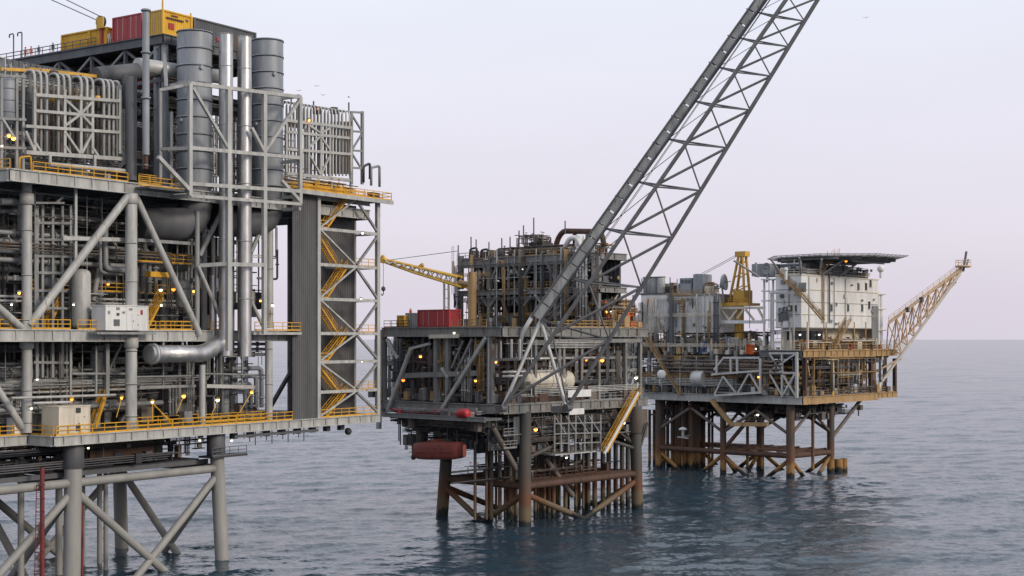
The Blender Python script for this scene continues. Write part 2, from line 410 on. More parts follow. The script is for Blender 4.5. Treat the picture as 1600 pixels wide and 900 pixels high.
#==SETTING==
# ------------------------------------------------------------------ the sea
def build_sea():
    # wind sea: a real wave surface near the platforms, a flat sheet far out
    g = np.random.default_rng(3)
    Y0, Y1, SL = 120.0, 9000.0, .62
    ny, nx = 1150, 620
    y = Y0*np.exp(np.linspace(0, math.log(Y1/Y0), ny)); u = np.linspace(-SL, SL, nx)
    X = u[None, :]*y[:, None]; Y = np.repeat(y[:, None], nx, 1); Z = np.zeros_like(X)
    sp = np.maximum(Y*math.log(Y1/Y0)/ny, Y*2*SL/nx)          # mesh spacing: waves it cannot carry are left out
    for i in range(64):
        lam = 1.5*1.068**i; k = 2*math.pi/lam
        th = g.normal(R(283), .45); amp = .0125*lam**.85*(1 if lam < 7 else (7/lam)**.68)
        dx, dy = math.cos(th), math.sin(th); ph = g.uniform(0, 6.28)
        a0, a1, a2 = g.uniform(0, 6, 3)
        s = np.sin(k*(X*dx+Y*dy)+ph+.9*np.sin(.05*X+a0)+.9*np.sin(.043*Y+a1))*(.65+.35*np.sin(.021*X+.013*Y+a2))
        s = (1-np.abs(s)*1.2) if i % 2 else s
        Z += amp*.8*s*np.clip(lam/(2.2*sp)-1, 0, 1)
    fade = np.clip((Y1-Y)/3000, 0, 1)*np.clip((Y-Y0)/10, 0, 1)*np.clip((SL-np.abs(X/Y))/.04, 0, 1)
    Z = (Z-Z[:60].mean())*fade
    co = np.stack([X, Y, Z], -1).reshape(-1, 3)
    LL = 90000.0
    n0 = len(co); co = np.concatenate([co, np.array([[-LL, -LL, 0], [LL, -LL, 0], [LL, LL, 0], [-LL, LL, 0]])])
    i = np.arange(nx*ny).reshape(ny, nx)
    q = np.stack([i[:-1, :-1], i[:-1, 1:], i[1:, 1:], i[1:, :-1]], -1).reshape(-1, 4)
    faces = q.tolist()
    bot = i[0, :].tolist(); rgt = i[:, -1].tolist(); top = i[-1, ::-1].tolist(); lft = i[::-1, 0].tolist()
    for k, edge in enumerate((bot, rgt, top, lft)):
        faces.append([n0+k, n0+(k+1) % 4]+edge[::-1])
    me = bpy.data.meshes.new('sea'); me.from_pydata(co.tolist(), [], faces)
    me.polygons.foreach_set('use_smooth', [True]*len(me.polygons))
    m = bpy.data.materials.new('sea water'); m.use_nodes = True; t = m.node_tree; p = t.nodes['Principled BSDF']
    p.inputs['Base Color'].default_value = (.024, .048, .068, 1); p.inputs['Roughness'].default_value = .15; p.inputs['IOR'].default_value = 1.333
    ge = t.nodes.new('ShaderNodeNewGeometry')
    # facet slopes of the wind ripples, too small for the mesh
    tot = None
    for scl, amp in ((.2, .10), (.7, .19), (2.4, .29)):
        mpn = t.nodes.new('ShaderNodeMapping'); mpn.inputs['Scale'].default_value = (scl*.5, scl, scl); mpn.inputs['Rotation'].default_value = (0, 0, R(10))
        t.links.new(ge.outputs['Position'], mpn.inputs[0])
        n = t.nodes.new('ShaderNodeTexNoise'); n.inputs['Scale'].default_value = 1; n.inputs['Detail'].default_value = 3; n.inputs['Roughness'].default_value = .6; n.inputs['Distortion'].default_value = .5
        t.links.new(mpn.outputs[0], n.inputs['Vector'])
        ma = t.nodes.new('ShaderNodeVectorMath'); ma.operation = 'MULTIPLY_ADD'
        ma.inputs[1].default_value = (amp*1.0, amp*2.2, 0); ma.inputs[2].default_value = (-amp*.5, -amp*1.1, 0)
        t.links.new(n.outputs['Color'], ma.inputs[0])
        if tot is None: tot = ma
        else:
            ad = t.nodes.new('ShaderNodeVectorMath'); ad.operation = 'ADD'; t.links.new(tot.outputs[0], ad.inputs[0]); t.links.new(ma.outputs[0], ad.inputs[1]); tot = ad
    ad = t.nodes.new('ShaderNodeVectorMath'); ad.operation = 'ADD'; t.links.new(tot.outputs[0], ad.inputs[0]); t.links.new(ge.outputs['Normal'], ad.inputs[1])
    nn = t.nodes.new('ShaderNodeVectorMath'); nn.operation = 'NORMALIZE'; t.links.new(ad.outputs[0], nn.inputs[0])
    t.links.new(nn.outputs[0], p.inputs['Normal'])
    me.materials.append(m)
    o = bpy.data.objects.new('sea', me); C.objects.link(o); o['kind'] = 'structure'
build_sea()
# ------------------------------------------------------------------ the near platform
L = Frame(-48.3, 180.0, 34)
LP = thing('production_platform', 'large grey production platform with tall twin exhaust stacks, nearest and leftmost', 'oil platform', (-48.3, 180, 0))
def mk(fr, par0):
    def tb(name, x1, y1, x2, y2, wpx, m='lgrey', b=0, b2=None, par=None, n=12):
        p = fr.pb(x1, y1, b); q = fr.pb(x2, y2, b if b2 is None else b2)
        return tube(name, p, q, rpx(wpx, (p+q)/2), m, par or par0, n)
    def bm(name, x1, y1, x2, y2, wpx, m='lgrey', b=0, b2=None, par=None, shape='box', dep=None):
        p = fr.pb(x1, y1, b); q = fr.pb(x2, y2, b if b2 is None else b2); t = 2*rpx(wpx, (p+q)/2)
        return beam(name, p, q, dep or t, t, m, par or par0, shape)
    def ta(name, x1, y1, x2, y2, wpx, m='lgrey', a=0, a2=None, par=None, n=12):
        p = fr.pa(x1, y1, a); q = fr.pa(x2, y2, a if a2 is None else a2)
        return tube(name, p, q, rpx(wpx, (p+q)/2), m, par or par0, n)
    return tb, bm, ta
tb, bm, ta = mk(L, LP)
ZU, ZM, ZL, ZE = 49.9, 31.2, 18.5, 51.4
UP = V((0, 0, 1))
# decks: plate, edge girders, secondary beams
def deck(fr, par, a0, a1, b0, b1, z, h=1.3, m='lgrey', step=6.0, fascia=('a', 'b', 'A', 'B')):
    d = fr.box('deck_plate', a0+.15, a1-.15, b0+.15, b1-.15, z-.25, z-.02, 'deck', par)
    if 'b' in fascia: beam('edge_girder', fr.w(a0, b0, z-h/2), fr.w(a1, b0, z-h/2), .5, h, m, par, 'ibeam')
    if 'B' in fascia: beam('edge_girder', fr.w(a0, b1, z-h/2), fr.w(a1, b1, z-h/2), .5, h, m, par, 'ibeam')
    if 'a' in fascia: beam('edge_girder', fr.w(a0, b0+.3, z-h/2), fr.w(a0, b1-.3, z-h/2), .5, h, m, par, 'ibeam')
    if 'A' in fascia: beam('edge_girder', fr.w(a1, b0+.3, z-h/2), fr.w(a1, b1-.3, z-h/2), .5, h, m, par, 'ibeam')
    n = max(1, int((a1-a0)/step))
    for i in range(1, n):
        a = a0+(a1-a0)*i/n; beam('deck_beam', fr.w(a, b0+.3, z-.7), fr.w(a, b1-.3, z-.7), .35, .8, 'mgrey', par, 'ibeam')
    if 'b' in fascia:      # web stiffeners on the front girder
        mb = MB()
        for i in range(int((a1-a0)/2.6)): fr.mbox(mb, a0+1.3+i*2.6, a0+1.38+i*2.6, b0-.24, b0-.03, z-h+.12, z-.12)
        mb.build('web_stiffeners', m, par, 'stuff')
    return d
deck(L, LP, -18, 47, 0, 34, ZU, 1.5)
deck(L, LP, -13, 47.5, -1.5, 34, ZL, 1.25)
deck(L, LP, -36, -13.3, 3.2, 34, ZL+.02, 1.25, fascia=('b', 'a'))
deck(L, LP, -34, 30, .3, 34, ZM, 1.5)
deck(L, LP, -40, -18.4, 6, 34, ZU+.02, 1.4, fascia=('b', 'a'))
# columns and braces
tb('column', 42, 285, 42, 676, 16, b=3); tb('column', 205, 303, 205, 515, 19); tb('column', 205, 533, 205, 672, 18)
tb('column', 316, 570, 316, 668, 10, b=-.6); tb('column', 420, 533, 420, 662, 12, b=-.6); tb('column', 421, 335, 421, 513, 12, 'lgrey', b=2)
tb('column', 205, 120, 205, 282, 18, 'dgrey', b=1); tb('column', 195, 118, 195, 170, 8, 'dgrey', b=3)
tb('brace', 200, 306, 46, 508, 13, b=0, b2=2.6); tb('brace', 212, 306, 312, 522, 10); tb('brace', -20, 465, 38, 516, 12, b=3)
tb('brace', -15, 590, 35, 668, 11, b=3.2); tb('brace', 309, 415, 352, 512, 6, b=-.4); tb('brace', 312, 400, 352, 318, 8, 'mgrey', b=1)
tb('brace', 392, 470, 412, 512, 6, b=-.5); tb('brace', 392, 395, 425, 318, 7, 'mgrey', b=2); tb('column', 308, 330, 308, 525, 8, 'mgrey', b=.3)
tb('column', 319, 350, 319, 525, 9, 'mgrey', b=2.5); tb('column', 333, 372, 333, 520, 7, 'mgrey', b=4)
for x, b_, ys_, wp in ((42, 3, (300, 360, 430, 500, 545, 610, 660), 16), (205, 0, (318, 380, 440, 500, 548, 600, 650), 19), (421, 2, (350, 420, 490), 12), (420, -.6, (545, 600, 650), 12)):
    for y in ys_: c = L.pb(x, y, b_); tube('weld_band', c-UP*.09, c+UP*.09, rpx(wp, c)*1.05, 'lgrey', LP)
for x, b_ in ((42, 3), (205, 0)):
    for y in (530, 305): c = L.pb(x, y, b_); tube('node_can', c-UP*1.1, c+UP*.2, rpx(20, c)*1.12, 'lgrey', LP)
for x in (60, 150, 255, 360, 455):      # inner column rows stand on the same grid
    for b in (9, 19, 30):
        p = L.pb(x, 500, b); a = L.loc(p)[0]
        tube('column', L.w(a, b, ZL), L.w(a, b, ZM-1.5), .6, 'mgrey', LP); tube('column', L.w(a, b, ZM), L.w(a, b, ZU-1.5), .6, 'mgrey', LP)
for a in (-10, 6, 20, 34): beam('brace', L.w(a, 9, ZL+.5), L.w(a+9, 9, ZM-1.6), .5, .5, 'mgrey', LP)
# dark walls added behind the equipment to keep the interior dark
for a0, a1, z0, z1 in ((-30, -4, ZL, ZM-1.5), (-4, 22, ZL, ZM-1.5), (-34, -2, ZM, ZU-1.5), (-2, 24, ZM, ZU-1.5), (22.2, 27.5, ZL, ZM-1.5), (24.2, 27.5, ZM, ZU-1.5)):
    corrugated(L, 'shade_wall', L.w(a0+.1, 13.5, 0), L.w(a1-.1, 13.5, 0), z0, z1, 'dgrey', LP, .9, .15)
# protruding support frame round the stacks
FB = -3.3
for a in ((297, 130, 470, 152, 5.5), (297, 231, 470, 247, 5.5), (297, 287, 470, 299, 5.5), (297, 306, 470, 319, 5)): bm('frame_beam', *a, b=FB)
for a in ((297, 130, 297, 306, 6), (357, 138, 357, 548, 7), (413, 145, 413, 522, 6.5), (469, 152, 469, 319, 5.5)): bm('frame_post', *a, b=FB)
for a in ((301, 137, 356, 231, 4.5), (468, 156, 414, 236, 4.5), (393, 200, 412, 236, 5), (247, 245, 296, 297, 6), (440, 282, 468, 314, 5)): bm('brace', *a, b=FB)
for y in (130, 231, 287, 306):
    p = L.pb(297, y, FB); q = p+L.B*3.6; beam('frame_beam', p, q, .5, .5, 'lgrey', LP)
    p = L.pb(469, y+20, FB); q = p+L.B*5; beam('frame_beam', p, q, .45, .45, 'lgrey', LP)
for x in (250, 267): bm('frame_post', x, 140 if x == 250 else 175, x, 280, 5, 'mgrey', b=0)
bm('frame_beam', 250, 141, 297, 132, 5, b=0, b2=FB); bm('frame_beam', 250, 233, 297, 232, 5, 'mgrey', b=0, b2=FB)
bm('frame_beam', 313, 415, 357, 412, 6, b=0, b2=FB); bm('frame_beam', 357, 413, 413, 414, 6, b=FB)
# gallery on the near corner of the upper deck
p0 = L.w(0, 0, ZU); 
L.box('gallery_plate', .4, 7, -3.0, -.3, ZU-.9, ZU-.6, 'deck', LP)
# exhaust stacks with stiffener rings, bases and the elbow duct
def stack(x, ytop, ybot, wpx, b):
    p = L.pb(x, ybot, b); q = L.pb(x, ytop, b); r = rpx(wpx, p)
    o = tube('exhaust_stack', p, q, r, 'bgrey', LP, 28)
    H = q.z-p.z
    n = 9
    for i in range(n+1):
        z = p.z+H*i/n; tube('stiffener_ring', V((p.x, p.y, z-.12)), V((p.x, p.y, z+.12)), r*1.035, 'bgrey', o, 28)
    tube('flue_mouth', V((q.x, q.y, q.z+.13)), V((q.x, q.y, q.z+.16)), r*.93, 'black', o, 28)
    for k in range(4):
        t = R(200+k*35); c = V((p.x+r*math.cos(t), p.y+r*math.sin(t), p.z+H*(.25+.17*k)))
        tube('inspection_port', c-V((math.cos(t)*.2, math.sin(t)*.2, 0)), c+V((math.cos(t)*.35, math.sin(t)*.35, 0)), .28, 'bgrey', o, 10)
    return p, r
s1, r1 = stack(304, 52, 292, 54, 2.2); s2, r2 = stack(418, 65, 292, 49, 2.2)
for s, r in ((s1, r1), (s2, r2)):
    pipe([s+UP*.2, s-UP*5.0, s-UP*5.4-L.A*8+L.B*2.0], r*.97, 'dgrey', LP, 'exhaust_elbow', 24, 5.0)
    for k, zz in enumerate((1.5, 6, 11)):
        d = V((.4, -1, 0)).normalized(); c = s+UP*zz+d*(r+.2)
# two tall insulated pipes
for x, y0, y1, wp in ((353, 54, 556, 22), (382, 58, 557, 22)):
    p = L.pb(x, y1, -1.4); q = L.pb(x, y0, -1.4); r = rpx(wp, p)
    o = tube('insulated_pipe', p, q, r, 'silver', LP, 20)
    for f in (.0, .18, .36, .54, .72, .9, 1.0):
        c = p+(q-p)*f; tube('jacket_band', c-UP*.06, c+UP*.06, r*1.03, 'galv', o, 20)
tube('insulated_pipe', L.pb(333, 545, .5), L.pb(333, 430, .5), .5, 'silver', LP)
tube('vent_pipe', L.pb(228, 242, -1.5), L.pb(228, 14, -1.5), rpx(11, L.pb(228, 100, -1.5)), 'bgrey', LP, 16)
for y in (18, 84, 155): c = L.pb(228, y, -1.5); tube('pipe_flange', c, c+UP*.25, .62, 'bgrey', LP, 16)
tube('pipe_nozzle', L.pb(228, 264, -1.5), L.pb(228, 242, -1.5), .3, 'rust', LP)
pipe([L.pb(215, 102, 5.6), L.pb(345, 120, 5.6)], 1.0, 'galv', LP, 'header_pipe', 14)
pipe([L.pb(150, 118, 6), L.pb(246, 108, 6)], 1.1, 'dgrey', LP, 'header_pipe', 14)
# big horizontal insulated duct below the mid deck
pipe([L.pb(232, 553, -.9), L.pb(318, 553, -.9), L.pb(352, 530, -.9)], 1.15, 'silver', LP, 'insulated_duct', 18, 1.4)
c = L.pb(236, 553, -.9); tube('duct_flange', c, c+L.A*.5, 1.35, 'galv', LP, 18)
for x in (255, 285): bm('pipe_hanger', x, 535, x, 553, 3, 'mgrey', b=-.9)
for k, (x, y, wp) in enumerate(((75, 437, 26), (95, 560, 22), (150, 600, 18), (285, 470, 24), (262, 630, 18), (350, 640, 16))):
    p = L.pb(x, y+14, 6); vessel('process_vessel', p, p+UP*(4.2+k % 3), rpx(wp, p), ('mgrey', 'dgrey', 'bgrey')[k % 3], LP, 2)
for k, (x0, x1, y) in enumerate(((60, 120, 610), (225, 300, 615), (222, 300, 410), (330, 410, 470))): vessel('process_vessel', L.pb(x0, y, 8), L.pb(x1, y, 8), 1.3, ('mgrey', 'dgrey')[k % 2], LP, 2, 2.4)
# light steel grid (pipe rack) behind the left column
for x in (57, 66, 82, 97, 110): bm('rack_post', x, 322, x, 590, 4 if x != 57 else 5, 'mgrey', b=4.5)
for y in (348, 374, 400, 426, 454, 481, 566, 594): bm('rack_beam', 52, y, 112, y+1, 4, 'mgrey', b=4.4)
bm('rack_post', 118, 290, 118, 405, 4, 'lgrey', b=1.5); bm('rack_beam', 97, 372, 205, 375, 6, 'lgrey', b=1.4)
bm('rack_beam', 214, 375, 305, 381, 5, 'mgrey', b=1.4); bm('rack_beam', 0, 376, 34, 376, 8, 'mgrey', b=6)
for a in ((40, 348, 48, 590, 5), (150, 540, 150, 620, 3), (167, 537, 167, 620, 6), (110, 540, 110, 620, 3)): bm('rack_post', *a, 'mgrey', b=3)
for a in ((190, 537, 168, 583, 3), (55, 317, 100, 317, 3), (88, 316, 98, 308, 3)): bm('brace', *a, 'mgrey', b=3)
tb('header_pipe', 18, 622, 180, 617, 4, 'lgrey', b=1.2); tb('header_pipe', 52, 630, 112, 628, 4, 'galv', b=1.2); tb('header_pipe', 112, 584, 203, 584, 4, 'mgrey', b=3)
tb('header_pipe', 212, 589, 312, 587, 3, 'mgrey', b=1); tb('header_pipe', 320, 584, 415, 586, 3, 'mgrey', b=1)
pipe([L.pb(165, 345, 3), L.pb(165, 420, 3), L.pb(200, 423, 3)], .35, 'mgrey', LP); pipe([L.pb(157, 350, 3.5), L.pb(157, 425, 3.5), L.pb(190, 428, 3.5)], .25, 'mgrey', LP)
pipe([L.pb(0, 315, 5), L.pb(33, 315, 5), L.pb(33, 370, 5)], .45, 'mgrey', LP); pipe([L.pb(0, 330, 7), L.pb(33, 330, 7)], .3, 'mgrey', LP)
pipe([L.pb(55, 400, 6), L.pb(58, 350, 6), L.pb(66, 340, 6), L.pb(66, 320, 6)], .3, 'galv', LP)
vessel('vertical_vessel', L.pb(127, 515, 3), L.pb(127, 420, 3), rpx(29, L.pb(127, 450, 3)), 'lgrey', LP)
tb('brace', 155, 420, 145, 470, 9, 'mgrey', b=5); tb('pipe_nozzle', 138, 484, 146, 484, 10, 'galv', b=2.4)
tube('header_pipe', L.pb(146, 487, 2.4), L.pb(168, 487, 2.4), .25, 'lgrey', LP)
L.box('crane_rail', *[f(L.loc(L.pb(x, 430, 1.5))[0]) for f, x in ((lambda v: v, 233), (lambda v: v, 262))], 1.2, 2.2, L.pb(248, 433, 1.5).z, L.pb(248, 425, 1.5).z, 'yellow', LP)
beam('cable_tray', L.pb(215, 605, 2), L.pb(303, 603, 2), .8, .35, 'mgrey', LP); beam('cable_tray', L.pb(320, 603, 2), L.pb(400, 605, 2), .8, .5, 'galv', LP)
for x in (255, 300, 345, 378): bm('pipe_hanger', x, 535, x, 605, 2, 'mgrey', b=2)
# random process piping, bay by bay
clutter(L, LP, -28, 20, 3.5, 13, ZL+.3, ZM-1.8, 11, 30, 150, 45)
clutter(L, LP, -30, 22, 3.5, 13, ZM+.3, ZU-1.8, 12, 36, 170, 45)
clutter(L, LP, 18, 29, 2.5, 8, ZL+.3, ZM-1.8, 13, 8, 40, 18)
clutter(L, LP, 22, 30, 3, 9, ZM+4, ZU-1.8, 14, 8, 40, 8)
clutter(L, LP, -16, 4, 5.5, 12, ZU+.4, 64, 15, 26, 90, 24)
clutter(L, LP, -38, -18, 9, 20, ZU+.4, 66, 16, 20, 60, 20)
clutter(L, LP, 4, 46, 7.5, 14, ZU+.4, 64, 17, 30, 90, 24)
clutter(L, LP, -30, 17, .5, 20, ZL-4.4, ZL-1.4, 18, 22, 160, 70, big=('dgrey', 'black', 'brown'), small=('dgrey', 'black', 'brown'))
# sheeted wall added behind, so that the upper modules stay dark inside
for a0, a1 in ((-16, 5), (6, 26)): corrugated(L, 'module_shade_wall', L.w(a0, 15, 0), L.w(a1, 15, 0), ZU, 66, 'dgrey', LP, .9, .15)
# tube bank on the left of the upper deck
def ubend(fr, x, b, ytop, ybot, wpx, m='lgrey', back=2.0):
    p = fr.pb(x, ybot, b); q = fr.pb(x, ytop, b)
    pipe([p, q, q+fr.B*back, q+fr.B*back-UP*3.5], rpx(wpx, p), m, LP, 'cooling_tube', 8, .9)
for i, x in enumerate((54, 64, 73, 91, 100, 109, 127, 136, 145, 162, 170, 177, 187)):
    ubend(L, x, 2.6, 108+(x-45)*.13, 247+(x-45)*.05, 4.5)
for i in range(22): x = 52+i*6.2; tube('cooling_tube', L.pb(x, 244, 5), L.pb(x, 135, 5), .17, 'brown' if i % 3 else 'mgrey', LP, 8)
for x in (54, 101, 126, 144, 187): bm('frame_post', x, 148 if x in (126,) else 140, x, 240, 4.2, b=2.2)
for a in ((54, 148, 187, 158, 5), (54, 173, 187, 184, 4.5), (40, 197, 187, 207, 4.5), (40, 238, 198, 249, 6)): bm('frame_beam', *a, b=2.15)
for a in ((103, 157, 126, 178, 3.6), (143, 160, 126, 178, 3.6), (102, 196, 126, 178, 3.6), (143, 196, 126, 178, 3.6), (102, 207, 125, 240, 3.6), (143, 210, 127, 240, 3.6), (40, 205, 54, 237, 3.6), (54, 222, 64, 237, 3.6), (101, 227, 110, 240, 3.6), (143, 229, 153, 243, 3.6), (187, 234, 196, 247, 3.6)): bm('brace', *a, b=2.1)
tube('header_pipe', L.pb(78, 257, 1.5), L.pb(202, 268, 1.5), .3, 'lgrey', LP); 
for x in (78, 148, 200): bm('frame_post', x, 242, x, 260+(x-78)*.08, 4, b=1.8)
for x, y in ((84, 120), (121, 127), (155, 133)): tube('fan_drum', L.pb(x, y, 4), L.pb(x, y-9, 4), .55, 'black', LP, 12)
for x in (82, 118, 152): tube('fan_motor', L.pb(x, 159, 3.2), L.pb(x, 150, 3.2), .4, 'crane', LP, 10)
for y, m_ in ((108, 'crane'), (135, 'tan')): bm('walkway', 45, y, 165, y+13, 5, m_, b=6)
# tube bank on the right of the upper deck
for i in range(19):
    x = 449+i*5.4; ubend(L, x, 3.2, 157+(x-445)*.16, 275, 2.6, 'lgrey' if i % 2 else 'galv', 1.6)
for i in range(20): x = 450+i*5.2; tube('cooling_tube', L.pb(x, 272, 5.5), L.pb(x, 190, 5.5), .16, 'brown', LP, 8)
for x in (447, 482, 501, 515, 548): bm('frame_post', x, 187+(x-445)*.1, x, 278, 3.6, b=2.7)
for x in (549, 566): bm('frame_post', x, 174, x, 288, 4, 'mgrey', b=6)
for y in (175, 205, 235, 262): bm('frame_beam', 549, y, 566, y+1, 3, 'mgrey', b=6)
for i, y in enumerate((178, 208, 238)): bm('brace', 549, y+(28 if i % 2 else 0), 566, y+(0 if i % 2 else 28), 2.5, 'mgrey', b=6)
for a in ((447, 188, 548, 200, 4.5), (447, 206, 548, 216, 4), (447, 233, 548, 241, 4), (447, 271, 548, 282, 5)): bm('frame_beam', *a, b=2.65)
for a in ((483, 196, 501, 208, 3), (515, 200, 501, 208, 3), (483, 230, 501, 212, 3), (514, 232, 501, 214, 3), (484, 243, 500, 272, 3), (514, 245, 502, 272, 3)): bm('brace', *a, b=2.6)
for x in (495, 522): tube('fan_drum', L.pb(x, 178, 4.5), L.pb(x, 168, 4.5), .6, 'black', LP, 12)
for x, y in ((490, 158), (545, 160), (455, 148)): tube('mast', L.pb(x, y+16, 4), L.pb(x, y, 4), .12, 'dgrey', LP, 6)
L.box('bank_deck', 27.5, 47, 0, 12, ZE-.25, ZE-.05, 'deck', LP); beam('edge_girder', L.w(27.5, -.1, ZE-.5), L.w(47, -.1, ZE-.5), .3, .8, 'lgrey', LP, 'ibeam')
for x in (447, 482, 515, 548): a_ = L.loc(L.pb(x, 500, 2.7))[0]; beam('frame_post', L.w(a_, 2.7, ZE), L.w(a_, 2.7, ZE+2.6), .3, .3, 'lgrey', LP)
clutter(L, LP, 28, 46, .3, 6, ZE, ZE+2.2, 20, 10, 70, 46, big=('crane', 'galv', 'mgrey'), small=('dgrey', 'yellow', 'mgrey', 'crane'), rr=(.12, .2))
for k in range(5): handrail(L.w(28+k*3.7, .1, ZE), L.w(31.4+k*3.7, .1, ZE), LP)
vessel('surge_vessel', L.pb(12, 195, 4), L.pb(12, 122, 4), rpx(26, L.pb(12, 160, 4)), 'bgrey', LP, 3)
for x in (2, 26, 36): bm('frame_post', x, 115, x, 270, 4, 'mgrey', b=3)
for y in (118, 185, 230): bm('frame_beam', -4, y, 40, y+2, 4, 'mgrey', b=2.9)
bm('brace', 4, 186, 24, 218, 3.4, 'lgrey', b=2.8); bm('walkway', 0, 108, 45, 110, 5, 'crane', b=6)
# top pipe deck with its dark trusses
ZT = 71.4
deck(L, LP, 10.9, 34, 6.0, 62, ZT, 1.3, 'dgrey')
for b in (7, 14, 21, 28, 35, 42, 50):
    beam('truss_post', L.w(11.2, b, ZU+2), L.w(11.2, b, ZT-1.3), .45, .45, 'dgrey', LP)
    beam('truss_brace', L.w(11.2, b, ZT-6), L.w(11.2, b+7, ZT-1.3), .35, .35, 'dgrey', LP)
    beam('truss_brace', L.w(11.2, b+7, ZT-6), L.w(11.2, b, ZT-1.3), .3, .3, 'mgrey', LP)
beam('truss_chord', L.w(11.2, 6.2, ZT-6.2), L.w(11.2, 60, ZT-6.2), .5, .5, 'dgrey', LP)
deck(L, LP, 12, 34, 8, 60, ZT-6.6, .6, 'dgrey', fascia=('a', 'b'))
for x in (243, 262): tube('column', L.w(11.5, 6.5 if x == 262 else 8, ZU), L.w(11.5, 6.5 if x == 262 else 8, ZT-1.3), .5, 'bgrey', LP)
beam('brace', L.w(11.4, 6.6, ZT-1.3), L.w(8.4, 2.8, ZT-8), .5, .5, 'mgrey', LP)
clutter(L, LP, 11.5, 24, 7, 52, ZT-6, ZT-1.5, 19, 20, 80, 20, big=('dgrey', 'mgrey', 'galv'), small=('dgrey', 'mgrey', 'redc', 'crane'))
handrail(L.w(11, 20, ZT), L.w(11, 60, ZT), LP, 'dgrey')
# yellow handrails of the decks
def rail_b(x1, x2, z, b, m='yellow', par=LP, fr=L):
    a1 = fr.loc(fr.pb(x1, 500, b))[0]; a2 = fr.loc(fr.pb(x2, 500, b))[0]
    return handrail(fr.w(a1, b, z), fr.w(a2, b, z), par, m)
rail_b(52, 200, ZU, .3); rail_b(217, 285, ZU-.6, -2.6); rail_b(217, 250, ZU+.1, .4)
for x1, x2 in ((50, 110), (122, 160), (165, 243), (250, 300), (330, 354), (398, 470)): rail_b(x1, x2, ZM, .1 if x1 < 390 else -1.6)
L.box('gallery_plate', L.loc(L.pb(395, 520, -1.8))[0], L.loc(L.pb(470, 520, -1.8))[0], -1.9, .1, ZM-.5, ZM-.25, 'deck', LP)
bm('edge_girder', 395, 521, 470, 521, 4, 'lgrey', b=-1.95)
L.box('gallery_plate', L.loc(L.pb(150, 520, -1.5))[0], L.loc(L.pb(243, 520, -1.5))[0], -1.7, -.1, ZM-.6, ZM-.3, 'mgrey', LP)
xs = [88, 145, 200, 232, 270, 318, 370, 420, 458]
for i in range(len(xs)-1): rail_b(xs[i], xs[i+1]-1, ZL, -1.4)
handrail(L.w(-36, 3.4, ZL), L.w(-13.4, 3.4, ZL), LP); handrail(L.w(-12.8, -1.2, ZL), L.w(-12.8, 3, ZL), LP)
handrail(L.w(-40, 6.2, ZU), L.w(-18.5, 6.2, ZU), LP); handrail(L.w(-17.8, .3, ZU), L.w(-17.8, 5.8, ZU), LP)
rail_b(0, 34, ZM, 3.3)
for x, y in ((40, 250),):      # small access hoop at the corner
    pipe([L.pb(30, 278, .3), L.pb(31, 246, .3), L.pb(48, 244, .3), L.pb(50, 278, .3)], .12, 'yellow', LP, 'gate_hoop', 6)
# clad wall and stair tower at the right end
a_w0 = L.loc(L.pb(457, 500, -1.2))[0]; a_w1 = L.loc(L.pb(495, 500, -1.2))[0]
corrugated(L, 'clad_wall', L.w(a_w0, -1.2, 0), L.w(a_w1, -1.2, 0), ZL-.6, ZE-.6, 'clad', LP, .42, .05)
a_s0 = a_w1+.3; a_s1 = L.loc(L.pb(590, 500, -1.2))[0]; a_s2 = L.loc(L.pb(556, 500, 3.5))[0]; a_s3 = L.loc(L.pb(556, 500, -1.3))[0]
corrugated(L, 'clad_wall', L.w(a_s0, 3.5, 0), L.w(a_s2, 3.5, 0), ZL, ZE-.6, 'clad', LP, .42, .05)
corrugated(L, 'clad_wall', L.w(a_s2, 3.4, 0), L.w(a_s2, 16, 0), ZL, ZE-.6, 'clad', LP, .42, .05)
bm('column', 497, 308, 497, 668, 6, b=-1.3); bm('column', 590, 314, 590, 660, 6, b=-1.3); tube('column', L.w(a_s1, 3.4, ZL), L.w(a_s1, 3.4, ZU-1.5), .25, 'lgrey', LP)
ys = [660, 613, 566, 521, 467, 413, 357, 305]
zl = [L.pb(497, y, -1.3).z for y in ys]; zl[0] = ZL; zl[-1] = ZE-.2
